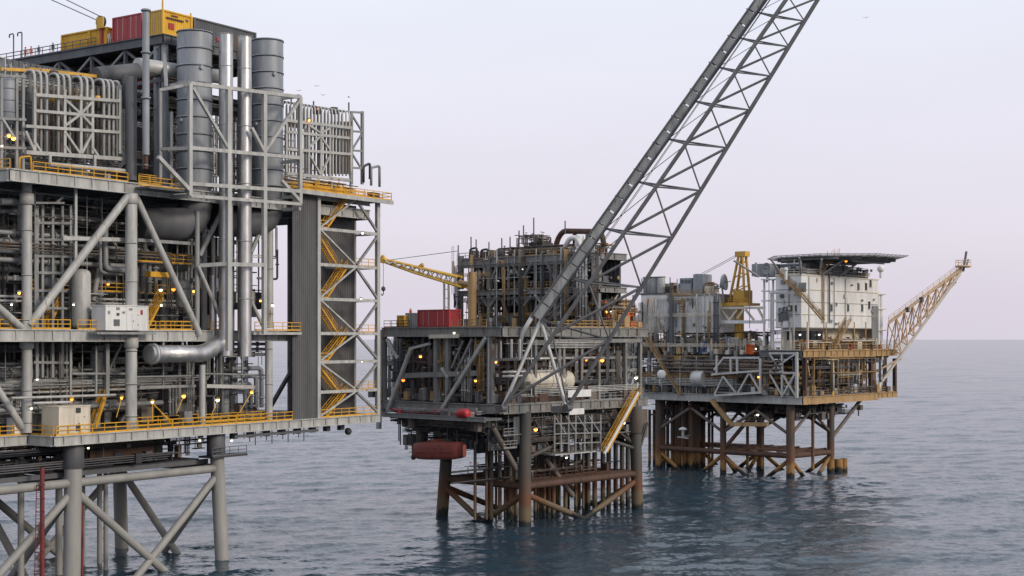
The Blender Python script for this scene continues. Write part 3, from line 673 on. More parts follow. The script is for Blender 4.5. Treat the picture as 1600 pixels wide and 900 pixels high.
for i, z in enumerate(zl):
    if 0 < i < 7:
        beam('frame_beam', L.w(a_s0, -1.3, z), L.w(a_s1, -1.3, z), .35, .45, 'lgrey', LP)
        beam('frame_beam', L.w(a_s1, -1.0, z), L.w(a_s1, 3.2, z), .3, .3, 'lgrey', LP)
        if i % 2 == 0:
            L.box('landing', a_s0+.2, a_s0+2.4, -1.0, 2.8, z+.05, z+.17, 'yellow', LP); handrail(L.w(a_s0+.2, -1, z+.17), L.w(a_s0+2.4, -1, z+.17), LP)
        else:
            L.box('landing', a_s3-1.6, a_s1-.4, -1.0, 2.8, z+.05, z+.17, 'yellow', LP); handrail(L.w(a_s3+.2, -1, z+.17), L.w(a_s1-.4, -1, z+.17), LP)
    if i < 7:
        z2 = zl[i+1]
        if i % 2 == 0: stair(L.w(a_s0+2.2, -.9, z+.1), L.w(a_s3-1.4, -.9, z2), LP, L.B, 1.1)
        else: stair(L.w(a_s3-1.4, 1.1, z+.1), L.w(a_s0+2.2, 1.1, z2), LP, L.B, 1.1)
        lo, hi = (a_s0+.4, a_s3-.3) if i % 2 else (a_s3-.3, a_s0+.4)
        beam('brace', L.w(lo, -1.35, z2-.2), L.w(hi, -1.35, z+.3), .24, .24, 'lgrey', LP)
        lo, hi = (a_s3+.2, a_s1-.2) if i % 2 else (a_s1-.2, a_s3+.2)
        beam('brace', L.w(lo, -1.35, z+.3), L.w(hi, -1.35, z2-.3), .34, .34, 'mgrey', LP)
        tube('pipe', L.w(a_s0+2.6+i*.3, 3.1, z), L.w(a_s0+2.6+i*.3, 3.1, z2), .12, 'mgrey', LP, 6)
handrail(L.w(a_s0, -1.3, ZL), L.w(a_s1, -1.3, ZL), LP)
# ledge above the stair tower
a_l0 = L.loc(L.pb(462, 500, -2.6))[0]; a_l1 = L.loc(L.pb(613, 500, -2.6))[0]
L.box('ledge_plate', a_l0, a_l1, -2.7, -.3, ZE-.2, ZE, 'tan', LP); beam('edge_girder', L.w(a_l0, -2.75, ZE-.3), L.w(a_l1, -2.75, ZE-.3), .2, .6, 'lgrey', LP)
for k in range(5): handrail(L.w(a_l0+(a_l1-a_l0)*k/5, -2.6, ZE), L.w(a_l0+(a_l1-a_l0)*(k+1)/5-.2, -2.6, ZE), LP)
for k in range(4): handrail(L.w(a_l0+2+k*4.5, -.4, ZE+.05), L.w(a_l0+6+k*4.5, -.4, ZE+.05), LP)
handrail(L.w(a_l1-.1, -2.5, ZE), L.w(a_l1-.1, 3, ZE), LP); L.box('ledge_plate', a_s1+.3, a_l1, -.2, 4, ZE-.2, ZE-.05, 'tan', LP)
L.box('stowage_rack', a_l0+2, a_l0+11, -2.2, -1.2, ZE+.1, ZE+.8, 'yellow', LP)
pipe([L.pb(568, 285, -.2), L.pb(568, 260, -.2), L.pb(578, 255, -.2), L.pb(578, 280, -.2)], .2, 'black', LP, 'davit', 8)
pipe([L.pb(580, 290, -.4), L.pb(580, 262, -.4), L.pb(593, 259, -.4), L.pb(593, 292, -.4)], .2, 'mgrey', LP, 'davit', 8)
L.box('locker', L.loc(L.pb(580, 290, -.8))[0], L.loc(L.pb(592, 290, -.8))[0], -1, 0, ZE, ZE+1.2, 'rust', LP)
# under deck: spider deck, hung cables, jacket top
LZ = 12.5
def leg(fr, par, a, b, ztop, zbot, r, da, db, m):
    h = ztop-zbot; return tube('jacket_leg', fr.w(a, b, ztop), fr.w(a+da*h, b+db*h, zbot), r, m, par, 20)
aj, bj = (-8.7, 15.0), (0.3, 20.0)
bat = .05
legs = {}
for i, a in enumerate(aj):
    for j, b in enumerate(bj):
        da = (-bat if i == 0 else bat); db = (-bat if j == 0 else bat)
        leg(L, LP, a, b, ZL-1.3, -6, 1.05 if i == 0 else .95, da*.6 if i == 0 else da, db*.3, 'jack')
        tube('leg_cap', L.w(a, b, ZL-4.2), L.w(a, b, ZL-1.25), 1.25, 'dgrey', LP, 20)
        legs[i, j] = lambda z, a=a, b=b, da=(da*.6 if i == 0 else da), db=db*.3: L.w(a+da*(ZL-1.3-z), b+db*(ZL-1.3-z), z)
for k in (((0, 0), (1, 0)), ((1, 0), (1, 1)), ((0, 1), (1, 1)), ((0, 0), (0, 1))):
    f, g = legs[k[0]], legs[k[1]]
    tube('jacket_brace', f(LZ), g(LZ), .55, 'jack', LP, 14); tube('jacket_brace', f(-9), g(-9), .55, 'jack', LP, 14)
    tube('jacket_brace', f(LZ-.8), g(-9), .52, 'jack', LP, 14); q = (f(LZ-.8)+g(-9))/2; n_ = V((0, 0, 0)); tube('jacket_brace', g(LZ-.8), f(-9), .5, 'jack', LP, 14)
# second jacket bay out of frame to the left
for j, b in enumerate(bj):
    leg(L, LP, -33, b, ZL-1.3, -6, 1.05, -.03, 0, 'jack'); tube('jacket_brace', L.w(-33, b, LZ), legs[0, j](LZ), .55, 'jack', LP, 14)
    tube('jacket_brace', L.w(-33, b, LZ-1), legs[0, j](-9), .5, 'jack', LP, 14); tube('jacket_brace', L.w(-33.5, b, -9), legs[0, j](LZ-1), .5, 'jack', LP, 14)
for a, b, r in ((-4, 9, .45), (-1.5, 9, .35), (2, 12, .5), (5, 12, .35), (-12, 6, .4), (1, 6, .3)): tube('caisson', L.w(a, b, ZL-1.4), L.w(a, b, -5), r, 'jack', LP, 12)
L.box('spider_deck', -12, 13.5, 2, 19, 13.6, 13.85, 'black', LP); L.box('spider_deck', -34, -12.2, 4, 19, 13.7, 13.95, 'black', LP)
for b in (2, 19): beam('edge_girder', L.w(-34, b, 13.4), L.w(15, b, 13.4), .4, .6, 'dgrey', LP)
handrail(L.w(-34, 4.2, 13.95), L.w(-12.4, 4.2, 13.95), LP, 'dgrey'); handrail(L.w(-11.8, 2.2, 13.9), L.w(-1, 2.2, 13.9), LP, 'black')
L.box('spider_deck', 13, 19.5, -1.2, 1.6, 14.0, 14.25, 'black', LP); handrail(L.w(13, -1.1, 14.25), L.w(19.4, -1.1, 14.25), LP, 'dgrey')
L.box('tank_skid', -4, 6.5, 3, 8, 14.3, 16.6, 'rust', LP)
for k in range(12):
    a = 19+k*1.1; tube('hanger', L.w(a, -1, ZL-1.2), L.w(a, -1, ZL-2.2-.5*(k % 3)), .07, 'black', LP, 5)
beam('pipe_tray', L.w(17, -1, ZL-1.8), L.w(34, -1, ZL-1.8), .5, .35, 'dgrey', LP)
for k in range(8): a = 18+k*3.2; L.box('pipe_clamp', a, a+.8, 0, .8, ZL-2.2, ZL-1.3, 'dgrey', LP)
ball('fender_ball', L.pb(544, 674, 0), .55, 'black', LP)
# red riser with a ladder cage
rp = [L.pb(66, 750, -.6), L.pb(66, 905, -.6)]
tube('riser', rp[0]+UP*1.5, rp[1]-UP*3, .27, 'redd', LP, 12)
mb = MB(); q0 = L.pb(57, 758, -.6); q1 = L.pb(54, 905, -.6)
for s in (0, 1): mb.tube(q0+L.A*s*.7, q1+L.A*s*.7, .05, 4)
for k in range(26): c = q0+(q1-q0)*(k/25); mb.tube(c, c+L.A*.7, .04, 4)
for k in range(8):
    c = q0+(q1-q0)*(k/7); mb.path([c, c-L.B*.8, c+L.A*.7-L.B*.8, c+L.A*.7], .04, 4)
mb.build('caged_ladder', 'redd', LP)
tube('riser', L.pb(128, 770, 6), L.pb(128, 905, 6), .22, 'redd', LP, 10)
# inner walkways with yellow rails
for b_, z_, x0, x1 in ((7, ZM+5, 50, 200), (7, ZM+5, 215, 310), (4, ZM+9, 215, 300), (6, ZL+5, 60, 200), (5, ZL+.0, 215, 310), (3.5, ZM+.0, 215, 300), (3.5, ZL, 320, 420)):
    aa, ab = L.loc(L.pb(x0, 500, b_))[0], L.loc(L.pb(x1, 500, b_))[0]
    if z_ > ZL and z_ != ZM: L.box('walkway', aa, ab, b_, b_+1.2, z_-.15, z_-.03, 'deck', LP)
    handrail(L.w(aa, b_, z_), L.w((aa+ab)/2-.1, b_, z_), LP); handrail(L.w((aa+ab)/2+.1, b_, z_), L.w(ab, b_, z_), LP)
for x0, x1, y0, y1, b_ in ((150, 165, 668, 620, 3), (230, 255, 515, 465, 3.5), (75, 95, 515, 470, 5)): stair(L.pb(x0, y0, b_), L.pb(x1, y1, b_), LP, L.B, 1.0)
# lights
for x, y, b, m_ in ((14, 212, 2, 'lamp'), (21, 216, 2, 'lamp'), (3, 228, 2, 'lampw'), (228, 260, -1.6, 'lamp'), (483, 188, 2, 'lamp'), (169, 444, 2, 'lamp'), (251, 453, 1, 'lampw'), (271, 452, 1, 'lamp'), (30, 458, 2.4, 'lamp'), (18, 476, 2.4, 'lampw'), (115, 476, 1, 'lampw'), (252, 477, .6, 'lampw'), (407, 470, -.6, 'lamp'), (426, 477, -.8, 'lampw'), (58, 593, 2.6, 'lampw'), (49, 638, 2, 'lampw'), (138, 700, 0, 'lampw'), (312, 688, -1, 'lampw'), (362, 688, -1.2, 'lampw'), (566, 364, -1.4, 'lampw'), (564, 467, -1.4, 'lampw'), (565, 565, -1.4, 'lampw'), (303, 455, 1.5, 'lamp'), (497, 170, 4, 'lamp'), (264, 234, .2, 'lampw')):
    lamp(L.pb(x, y, b), LP, None, m_, .22 if m_ == 'lampw' else .27)
for x, y, x2, y2 in ((112, 624, 112, 640), (190, 622, 182, 652), (238, 628, 238, 660), (287, 619, 276, 645), (340, 625, 330, 650), (393, 613, 374, 645)):
    lamp(L.pb(x, y, -1.2), LP, L.pb(x2, y2, -1.2), 'lamp' if x not in (238, 340) else 'lampw', .26)
for x, y, x2, y2 in ((252, 645, 268, 662), (238, 630, 268, 660)): tb('lamp_stay', x, y, x2, y2, 2, 'yellow', b=-1.1, n=6)
# cabins, containers, people on the near platform
def cabin(fr, x0, x1, ytop, ybot, b, dep, m, label, marks=(), name='equipment_cabin'):
    p = fr.pb(x0, ybot, b); q = fr.pb(x1, ybot, b); a0, _, z0 = fr.loc(p); a1 = fr.loc(q)[0]; z1 = fr.pb((x0+x1)/2, ytop, b).z
    t = thing(name, label, 'cabin', fr.w((a0+a1)/2, b+dep/2, z0))
    fr.box('wall', a0, a1, b, b+dep, z0, z1-.12, m, t); fr.box('roof', a0-.08, a1+.08, b-.08, b+dep+.08, z1-.118, z1, m, t)
    for aa in (a0+.02, (a0*.5+a1*.5), a1-.02): fr.box('wall_post', aa-.07, aa+.07, b-.06, b-.004, z0+.02, z1-.14, m, t)
    ad_ = a0+(a1-a0)*.62; d_ = fr.box('door', ad_, ad_+.95, b-.05, b-.006, z0+.15, z0+2.15, m, t); fr.box('handle', ad_+.1, ad_+.2, b-.12, b-.052, z0+1.1, z0+1.25, 'dgrey', d_)
    for f in (.3, .9): fr.box('hinge', ad_+.85, ad_+.98, b-.09, b-.052, z0+2.1*f, z0+2.1*f+.12, 'dgrey', d_)
    for x, y, wx, wy, mm, nm in marks:
        c = fr.pb(x, y, b); a, _, z = fr.loc(c); hw = wx*c.y/F/2/.8; hh = wy*c.y/F/2
        fr.box(nm, a-hw, a+hw, b-.09, b-.01, z-hh, z+hh, mm, t)
    return t
cabin(L, 165, 231, 477, 516, -1.55, 2.6, 'white', 'white steel equipment cabin on the mid deck beside the thick grey column',
      ((182, 504, 9, 10, 'dgrey', 'vent_grille'), (221, 488, 3, 7, 'redc', 'notice'), (204, 483, 5, 3, 'mgrey', 'notice'), (184, 482, 5, 4, 'mgrey', 'notice'), (193, 488, 4, 3, 'mgrey', 'notice'), (170, 488, 3, 5, 'mgrey', 'notice'), (184, 491, 4, 4, 'rust', 'notice')))
cabin(L, 92, 140, 634, 679, -1.25, 3.2, 'cream', 'rust-streaked cream cabin on the lowest deck with two dark square openings',
      ((122, 641, 7, 8, 'black', 'opening'), (122, 669, 7, 8, 'black', 'opening')))
L.box('locker', -14.8, -13.2, 3.5, 5, ZL, ZL+2.0, 'white', LP); 
# containers on the top deck
t = container(L, 10.9, 6.2, ZT+.05, 5.2, 2.6, 3.3, 'yelc', 'yellow cargo container on the top deck between grey vent pipe and exhaust stack', 'cargo containers on the top deck')
for z0, z1, a0, a1, m_ in ((2.2, 2.45, 11.5, 14.6, 'rust'), (.9, 1.7, 11.9, 12.9, 'redc'), (2.7, 2.85, 12.4, 13.6, 'rust')): L.box('stencilled_mark', a0, a1, 6.12, 6.19, ZT+z0, ZT+z1, m_, t)
for a in (10.9, 16): tube('corner_stay', L.w(a+.05, 6.3, ZT+3.35), L.w(a+.05, 6.3, ZT+5.0 if a < 12 else ZT+3.8), .12, 'yelc', t, 6)
t = container(L, 17.0, 6.6, ZT+.05, 12, 2.6, 3.4, 'dgrey', 'long dark grey container with red stripe of lettering on the top deck', 'cargo containers on the top deck')
for a0, a1 in ((17.6, 20.2), (21.2, 24.6)): L.box('stencilled_mark', a0, a1, 6.5, 6.57, ZT+.9, ZT+1.35, 'redc', t)
def bt(px, a=11.4): return L.loc(L.pa(px, 50, a))[1]
container(L, 11.3, bt(222), ZT+.05, 2.6, bt(178)-bt(222), 3.5, 'redc', 'tall red container on the top deck left of the vent pipe', 'cargo containers on the top deck')
for k, (x0, x1) in enumerate(((166, 140), (138, 96))):
    container(L, 11.5, bt(x0), ZT+.05, 2.5, bt(x1)-bt(x0), 2.5, 'yelc', ('short yellow open basket nearest the red container on the top deck', 'long yellow slatted basket on the top deck edge left of the short yellow one')[k], 'cargo containers on the top deck', 'basket', True)
container(L, 12.5, bt(205), ZT-6.5, 2.5, bt(172)-bt(205), 2.2, 'redc', 'small red box on the shadowed shelf below the top deck edge')
container(L, 12.5, bt(166), ZT-6.5, 2.5, bt(136)-bt(166), 1.6, 'yelc', 'low yellow box on the shadowed shelf below the top deck edge')
container(L, 12.6, bt(94), ZT+.05, 2.0, bt(86)-bt(94), 2.2, 'white', 'small white box at the left end of the yellow baskets')
def person(name, label, p, yaw, m, hat, group=None):
    """one skinned figure 1.75 m tall, standing"""
    t = thing(name, label, 'person', p, group)
    vs_ = []; ed = []; rad = []
    def v(x, y, z, r, par=None):
        vs_.append((x, y, z)); rad.append(r)
        if par is not None: ed.append((par, len(vs_)-1))
        return len(vs_)-1
    pel = v(0, 0, .95, .15); ch = v(0, 0, 1.22, .15, pel); sh = v(0, 0, 1.42, .13, ch); nk = v(0, .01, 1.50, .06, sh); hd = v(0, .02, 1.64, .10, nk); v(0, .03, 1.72, .08, hd)
    for s in (-1, 1):
        hp = v(s*.10, 0, .88, .10, pel); kn = v(s*.12, .03, .48, .07, hp); an = v(s*.12, -.02, .09, .05, kn); v(s*.13, .14, .04, .045, an)
        so_ = v(s*.19, 0, 1.40, .065, sh); el = v(s*.25, -.02, 1.12, .05, so_); wr = v(s*.25, .12, .90, .038, el); pm = v(s*.25, .15, .83, .04, wr)
        for k in range(4): f = v(s*.25, .12+.022*k, .77, .011, pm); v(s*.24, .13+.022*k, .73, .010, f)
        v(s*.21, .18, .80, .012, pm)
    me = bpy.data.meshes.new('body'); me.from_pydata(vs_, ed, []); o = bpy.data.objects.new('body', me)
    _reg(o, Matrix.Translation(p) @ Matrix.Rotation(yaw, 4, 'Z'), t); me.materials.append(M[m])
    md = o.modifiers.new('skin', 'SKIN'); md.use_smooth_shade = True
    for i, r in enumerate(rad): me.skin_vertices[0].data[i].radius = (r, r*.85)
    me.skin_vertices[0].data[0].use_root = True
    o.modifiers.new('sub', 'SUBSURF').levels = 1
    q = p+V((0, 0, 1.62)); mb = MB(); mb.lathe(q+V((0, 0, .06)), UP, [(0, .15), (.02, .135), (.1, .12), (.15, .05)], 12); mb.build('helmet', hat, t)
    rotv = Matrix.Rotation(yaw, 3, 'Z')
    ball('face', q+rotv @ V((0, .045, .0)), .085, 'skin', t)
    return t
person('person', 'person in orange coveralls, left one of the pair on the top deck', L.w(11.6, bt(38), ZT), R(150), 'orange', 'redc')
person('person', 'person in orange coveralls, right one of the pair on the top deck', L.w(11.7, bt(46), ZT), R(190), 'orange', 'orange')
person('person', 'person in dark work clothes standing right of the orange pair on the top deck', L.w(11.7, bt(58), ZT), R(170), 'dgrey', 'white')
person('person', 'person in dark work clothes next to the small white box on the top deck', L.w(11.7, bt(80), ZT), R(220), 'dgrey', 'white')
person('person', 'person in white and red clothes beside the red container on the top deck', L.w(11.4, bt(171), ZT), R(200), 'white', 'redc')
for k, b in enumerate((bt(20), bt(7))): 
    t = thing('vent_mast', ('tall thin dark vent mast nearest the orange workers, top left', 'thin dark vent mast at the left picture edge on the top deck')[k], 'mast', L.w(13, b, ZT)); tube('pole', L.w(13, b, ZT), L.w(13, b, ZT+4), .1, 'dgrey', t, 6); pipe([L.w(13, b, ZT+4), L.w(13, b, ZT+4.6), L.w(13, b+1, ZT+4.6), L.w(13, b+1, ZT+4.1)], .1, 'dgrey', t, 'gooseneck', 6)
# crane fall wires with their sheave at the top left
t = thing('crane_sheave', 'black and yellow crane sheave with two long wires, above the yellow baskets', 'crane block', L.w(11.5, bt(157), ZT+3.2))
bs = bt(157); c = L.w(11.5, bs, ZT+3.4); tube('sheave_wheel', c-L.A*.25, c+L.A*.25, .85, 'black', t, 18); L.box('side_plate', 11.0, 11.15, bs-1, bs+.4, ZT+2.4, ZT+4, 'yelc', t)
tube('post', L.w(11.5, bs-.2, ZT), L.w(11.5, bs-.2, ZT+3.0), .25, 'redc', t, 8)
for k, (x, y) in enumerate(((50, -14), (70, -14))):
    q = L.pa(x, y, 11.5); tube('wire', c+L.B*(.5-.9*k)+UP*(.2+.35*k), q+(q-c)*.6, .07, 'dgrey', t, 5)
# ------------------------------------------------------------------ the middle platform
G = Frame(2.07, 229.4, 42)
MP = thing('wellhead_platform', 'rust-stained grey platform in the middle with long lattice boom in front', 'oil platform', (2.07, 229.4, 0))
tb, bm, ta = mk(G, MP)
GL, GM, G2, G3 = 19.6, 32.0, 39.2, 45.2
AF = -6.0; BF = -.6          # near corner of the decks
def bma(name, x1, y1, x2, y2, wpx, m='green', a=0, a2=None, shape='box'):
    p = G.pa(x1, y1, a); q = G.pa(x2, y2, a if a2 is None else a2); t = 2*rpx(wpx, (p+q)/2)
    return beam(name, p, q, t, t, m, MP, shape)
def aG(px, b): return G.loc(G.pb(px, 500, b))[0]
def bG(px, a): return G.loc(G.pa(px, 500, a))[1]
A_END = aG(1012, BF); B_END = bG(597, AF)
AM = 22.5                     # front of the upper module
deck(G, MP, AF, A_END, BF, B_END, GL, 1.5, 'green')
deck(G, MP, AF, A_END, BF, B_END, GM, 1.6, 'green')
BM0 = bG(938, AM); BM1 = bG(716, AM)
deck(G, MP, AM, AM+7.5, BM0, BM1, G2, 1.0, 'green')
deck(G, MP, AM, AM+7.5, BM0, BM1, G3, 1.2, 'green')
# lower storey, left face
for x in (620, 663, 682, 700): bma('column', x, 522, x, 630, 7, a=AF+(.3 if x != 663 else 3))
bma('column', 767, 524, 767, 632, 9, 'green', a=AF+.4); bma('column', 601, 525, 601, 650, 6, a=AF+.4); bma('column', 594, 515, 592, 670, 6, 'lgrey', a=AF-.2)
bma('brace', 759, 528, 690, 640, 5, 'lgrey', a=AF-.3); bma('brace', 642, 545, 606, 640, 5, 'lgrey', a=AF-.3); bma('brace', 605, 530, 622, 560, 5, 'lgrey', a=AF-.2)
bma('brace', 738, 530, 714, 580, 4, a=AF+.2); bma('brace', 724, 532, 706, 575, 3, a=AF+.2); bma('brace', 674, 535, 650, 580, 3, a=AF+2)
bma('frame_beam', 628, 587, 746, 583, 8, a=AF+.25); bma('frame_beam', 606, 568, 628, 568, 5, a=AF+.5); bma('frame_beam', 640, 545, 672, 537, 4, 'lgrey', a=AF)
bma('frame_beam', 672, 526, 716, 525, 6, 'cream', a=AF-.4); bma('frame_beam', 770, 562, 812, 561, 4, 'mgrey', a=AF+1)
bma('brace', 690, 575, 700, 590, 4, 'lgrey', a=AF-.1)
for x in (775, 782, 799, 812): bma('pipe', x, 530, x, 562, 3, 'galv', a=AF+1.2)
# lower storey, right face
for x in (836, 880, 908, 935, 977, 1000): bm('column', x, 530, x, 628, 5, 'green', b=BF+.4)
for y in (560, 580): bm('frame_beam', 905, y, 998, y-2, 4, 'green', b=BF+1)
for x in (845, 852): bm('pipe', x, 545, x, 580, 3, 'galv', b=BF+2)
bm('frame_beam', 860, 533, 998, 532, 6, 'green', b=BF+.2)
corrugated(G, 'shade_wall', G.w(AF+6, 30, 0), G.w(AF+6, 4, 0), GL, GM-1.6, 'black', MP, .9, .12, -G.A)  # dark walls added to keep this storey dark inside
corrugated(G, 'shade_wall', G.w(AF+6, 5, 0), G.w(A_END-1, 5, 0), GL, GM-1.6, 'dgrey', MP, .9, .12)
clutter(G, MP, AF+.5, A_END-1, .2, 4.5, GL+.3, GM-1.8, 31, 26, 120, 40, big=('green', 'mgrey', 'brown', 'galv'), small=('dgrey', 'brown', 'mgrey', 'rust'), rr=(.14, .2, .28))
clutter(G, MP, AF+.5, AF+5.5, 4, 31, GL+.3, GM-1.8, 32, 20, 110, 40, big=('green', 'mgrey', 'brown'), small=('dgrey', 'brown', 'mgrey', 'rust'), rr=(.14, .2, .28))
# upper module, front face (two storeys of K-braced frames)
for x in (765, 816, 869, 720, 935): bma('column', x, 400, x, 452, 7, a=AM); bma('column', x, 458, x, 515, 6, a=AM)
bma('column', 836, 402, 836, 452, 3, a=AM)
for x1, y1, x2, y2 in ((780, 410, 768, 438), (799, 408, 814, 436), (832, 408, 818, 436), (852, 406, 867, 434), (902, 404, 872, 434), (755, 412, 763, 436), (780, 404, 780, 408)):
    bma('brace', x1, y1, x2, y2, 4, a=AM-.1)
for x1, y1, x2, y2 in ((752, 464, 762, 478), (778, 463, 766, 478), (803, 463, 814, 478), (830, 462, 819, 478), (836, 460, 852, 480), (785, 466, 795, 505), (900, 460, 872, 492), (905, 462, 930, 500)):
    bma('brace', x1, y1, x2, y2, 4, 'lgrey' if x1 == 836 else 'green', a=AM-.1)
bma('frame_beam', 724, 418, 905, 409, 3, a=AM+.1)
corrugated(G, 'shade_wall', G.w(AM+6.8, BM1-5, 0), G.w(AM+7, BM0+1, 0), GM, G3-1.2, 'dgrey', MP, .9, .12, -G.A)  # dark sheet added behind the module to keep it dark inside
clutter(G, MP, AM+.5, AM+6.5, BM0+1, BM1-1, GM+.3, G2-1.2, 33, 22, 110, 34, big=('green', 'brown', 'rust', 'galv'), small=('dgrey', 'brown', 'tan', 'mgrey'), rr=(.14, .2, .3))
clutter(G, MP, AM+.5, AM+6.5, BM0+1, BM1-1, G2+.3, G3-1.4, 34, 18, 90, 26, big=('dgrey', 'brown', 'mgrey'), small=('dgrey', 'brown', 'tan', 'black'), rr=(.14, .2, .3))
clutter(G, MP, AM+.5, AM+8, BM1-10, BM1, GM+.2, G3-1.4, 35, 26, 90, 16, big=('brown', 'tan', 'white', 'rust', 'dgrey'), small=('brown', 'tan', 'white', 'dgrey'), rr=(.14, .22, .3))
for x, y, r in ((795, 428, 1.6), (855, 428, 1.6)): 
    p = G.pa(x, y, AM+2.5); vessel('process_vessel', p+G.B*2.4, p-G.B*2.4, r, 'dgrey', MP)
def rail_a(x1, x2, z, a, m='tan'):
    return handrail(G.w(a, bG(x1, a), z), G.w(a, bG(x2, a), z), MP, m)
for x1, x2 in ((785, 815), (818, 866), (870, 905), (908, 934)): rail_a(x1, x2, G2, AM+.2)
for x1, x2 in ((718, 764), (766, 815), (818, 868), (870, 912), (914, 935)): rail_a(x1, x2, G3, AM+.2, 'tan' if x1 > 800 else 'brown')
for x1, x2 in ((740, 800), (802, 860), (862, 912), (914, 958), (612, 640)): rail_a(x1, x2, GM, AF+.2 if x1 < 700 else AM-1, 'rust' if x1 < 862 else 'yellow')
# on the module roof
clutter(G, MP, AM+1, AM+7, BM0+2, BM1-1, G3+.2, G3+1.8, 36, 16, 70, 26, big=('tan', 'brown', 'dgrey', 'cream'), small=('brown', 'tan', 'dgrey', 'rust'), rr=(.12, .2))
clutter(G, MP, AM+2, AM+8, bG(852, AM+4), bG(810, AM+4), G3+.2, G3+4.2, 37, 10, 50, 14, big=('dgrey', 'rust'), small=('dgrey', 'rust', 'brown', 'black'), rr=(.12, .2))
G.box('skid_unit', AM+3, AM+6, bG(848, AM+3), bG(826, AM+3), G3+.6, G3+2.6, 'black', MP)
G.box('skid_frame', AM+2.5, AM+7, bG(853, AM+3), bG(808, AM+3), G3+.15, G3+.6, 'rust', MP)
for x in (811, 824, 838, 848): p = G.pa(x, 392, AM+2.6); beam('skid_post', p, V((p.x, p.y, G3+(5.0 if x == 811 else 4.0))), .18, .18, 'brown', MP)
for z in (2.6, 3.9): beam('skid_rail', G.w(AM+2.6, bG(848, AM+2.6), G3+z), G.w(AM+2.6, bG(811, AM+2.6), G3+z), .14, .14, 'rust', MP)
pipe([G.pa(868, 388, AM+3), G.pa(872, 372, AM+3), G.pa(880, 361, AM+3), G.pa(940, 362, AM+3), G.pa(944, 385, AM+3)], .5, 'rust', MP, 'flare_header', 12, 2)
for x in (898, 918, 928): pipe([G.pa(x, 362, AM+3), G.pa(x, 388, AM+3)], .4, 'rust' if x != 918 else 'dgrey', MP, 'flare_header', 10)
pipe([G.pa(880, 392, AM+1.5), G.pa(890, 372, AM+1.5), G.pa(902, 371, AM+1.5), G.pa(908, 388, AM+1.5)], .45, 'white', MP, 'insulated_pipe', 12, 1.5)
vessel('process_vessel', G.pa(905, 389, AM+2), G.pa(905, 366, AM+2), .8, 'white', MP)
for x, y0, y1 in ((736, 397, 370), (744, 400, 374), (784, 396, 372), (797, 394, 370), (716, 410, 383), (764, 400, 378), (818, 380, 352), (834, 378, 340), (883, 365, 345)): tube('mast', G.pa(x, y0, AM+1), G.pa(x, y1, AM+1), .12, 'dgrey', MP, 6)
for x, y in ((757, 397), (740, 395)): pipe([G.pa(x-6, y+8, AM+1), G.pa(x-5, y-6, AM+1), G.pa(x+5, y-8, AM+1), G.pa(x+6, y+6, AM+1)], .22, 'black', MP, 'vent_bend', 8)
mb = MB()
for s in (0, 1): mb.tube(G.pa(706+s*3, 385, AM-1), G.pa(706+s*3, 460, AM-1), .05, 4)
for k in range(22): y = 386+k*3.4; mb.tube(G.pa(706, y, AM-1), G.pa(709, y, AM-1), .04, 4)
mb.build('caged_ladder', 'mgrey', MP)
p = G.pb(905, 512, 6); q = G.pb(942, 450, 6); stair(p, q, MP, G.B, 1.2, 'tan')
p = G.pb(946, 490, 3); q = G.pb(968, 455, 3); beam('brace', p, q, .3, .3, 'lgrey', MP)
clutter(G, MP, AM, A_END-1, 0, 6, GM+.3, GM+5, 38, 22, 90, 30, big=('brown', 'tan', 'dgrey', 'orange'), small=('brown', 'tan', 'rust', 'dgrey'), rr=(.12, .2))
# mid-deck front edge trim, laydown items
for x1, x2 in ((600, 640), (706, 760)): rail_a(x1, x2, GM, AF+.3, 'tan')
for x1, x2 in ((790, 836), (838, 880), (882, 935), (937, 998)): handrail(G.w(aG(x1, BF), BF+.2, GL), G.w(aG(x2, BF), BF+.2, GL), MP, 'mgrey')
for x1, x2 in ((880, 935), (937, 998)): handrail(G.w(aG(x1, BF), BF+.2, GM), G.w(aG(x2, BF), BF+.2, GM), MP, 'tan')
G.box('white_notice_board', aG(887, BF-.1), aG(923, BF-.1), BF-.2, BF-.05, GL+.7, GL+1.9, 'white', MP)
G.box('white_plate', aG(887, BF-.1), aG(910, BF-.1), BF-.5, BF-.3, GL-2.2, GL-1.2, 'white', MP)
# skid deck on the left with red gear, hose reels
SB0, SB1 = bG(760, AF-4), bG(600, AF-4)
G.box('skid_deck', AF-4.2, AF-.4, SB0, SB1, GL-2.4, GL-2.0, 'dgrey', MP)
beam('edge_girder', G.w(AF-4.3, SB0, GL-2.2), G.w(AF-4.3, SB1, GL-2.2), .4, .7, 'mgrey', MP, 'ibeam')
clutter(G, MP, AF-4, AF-.5, SB0+2, SB1-1, GL-1.9, GL-1.1, 39, 10, 40, 10, big=('redc', 'boat', 'mgrey'), small=('redc', 'dgrey', 'mgrey'), rr=(.12, .2))
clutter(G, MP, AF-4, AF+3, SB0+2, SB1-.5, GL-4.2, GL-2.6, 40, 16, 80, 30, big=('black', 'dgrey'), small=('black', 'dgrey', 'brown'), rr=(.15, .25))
vessel('hose_reel', G.pa(715, 646, AF-4.2), G.pa(733, 646, AF-4.2), .75, 'redc', MP)
bma('edge_girder', 604, 642, 745, 640, 5, 'mgrey', a=AF-2)
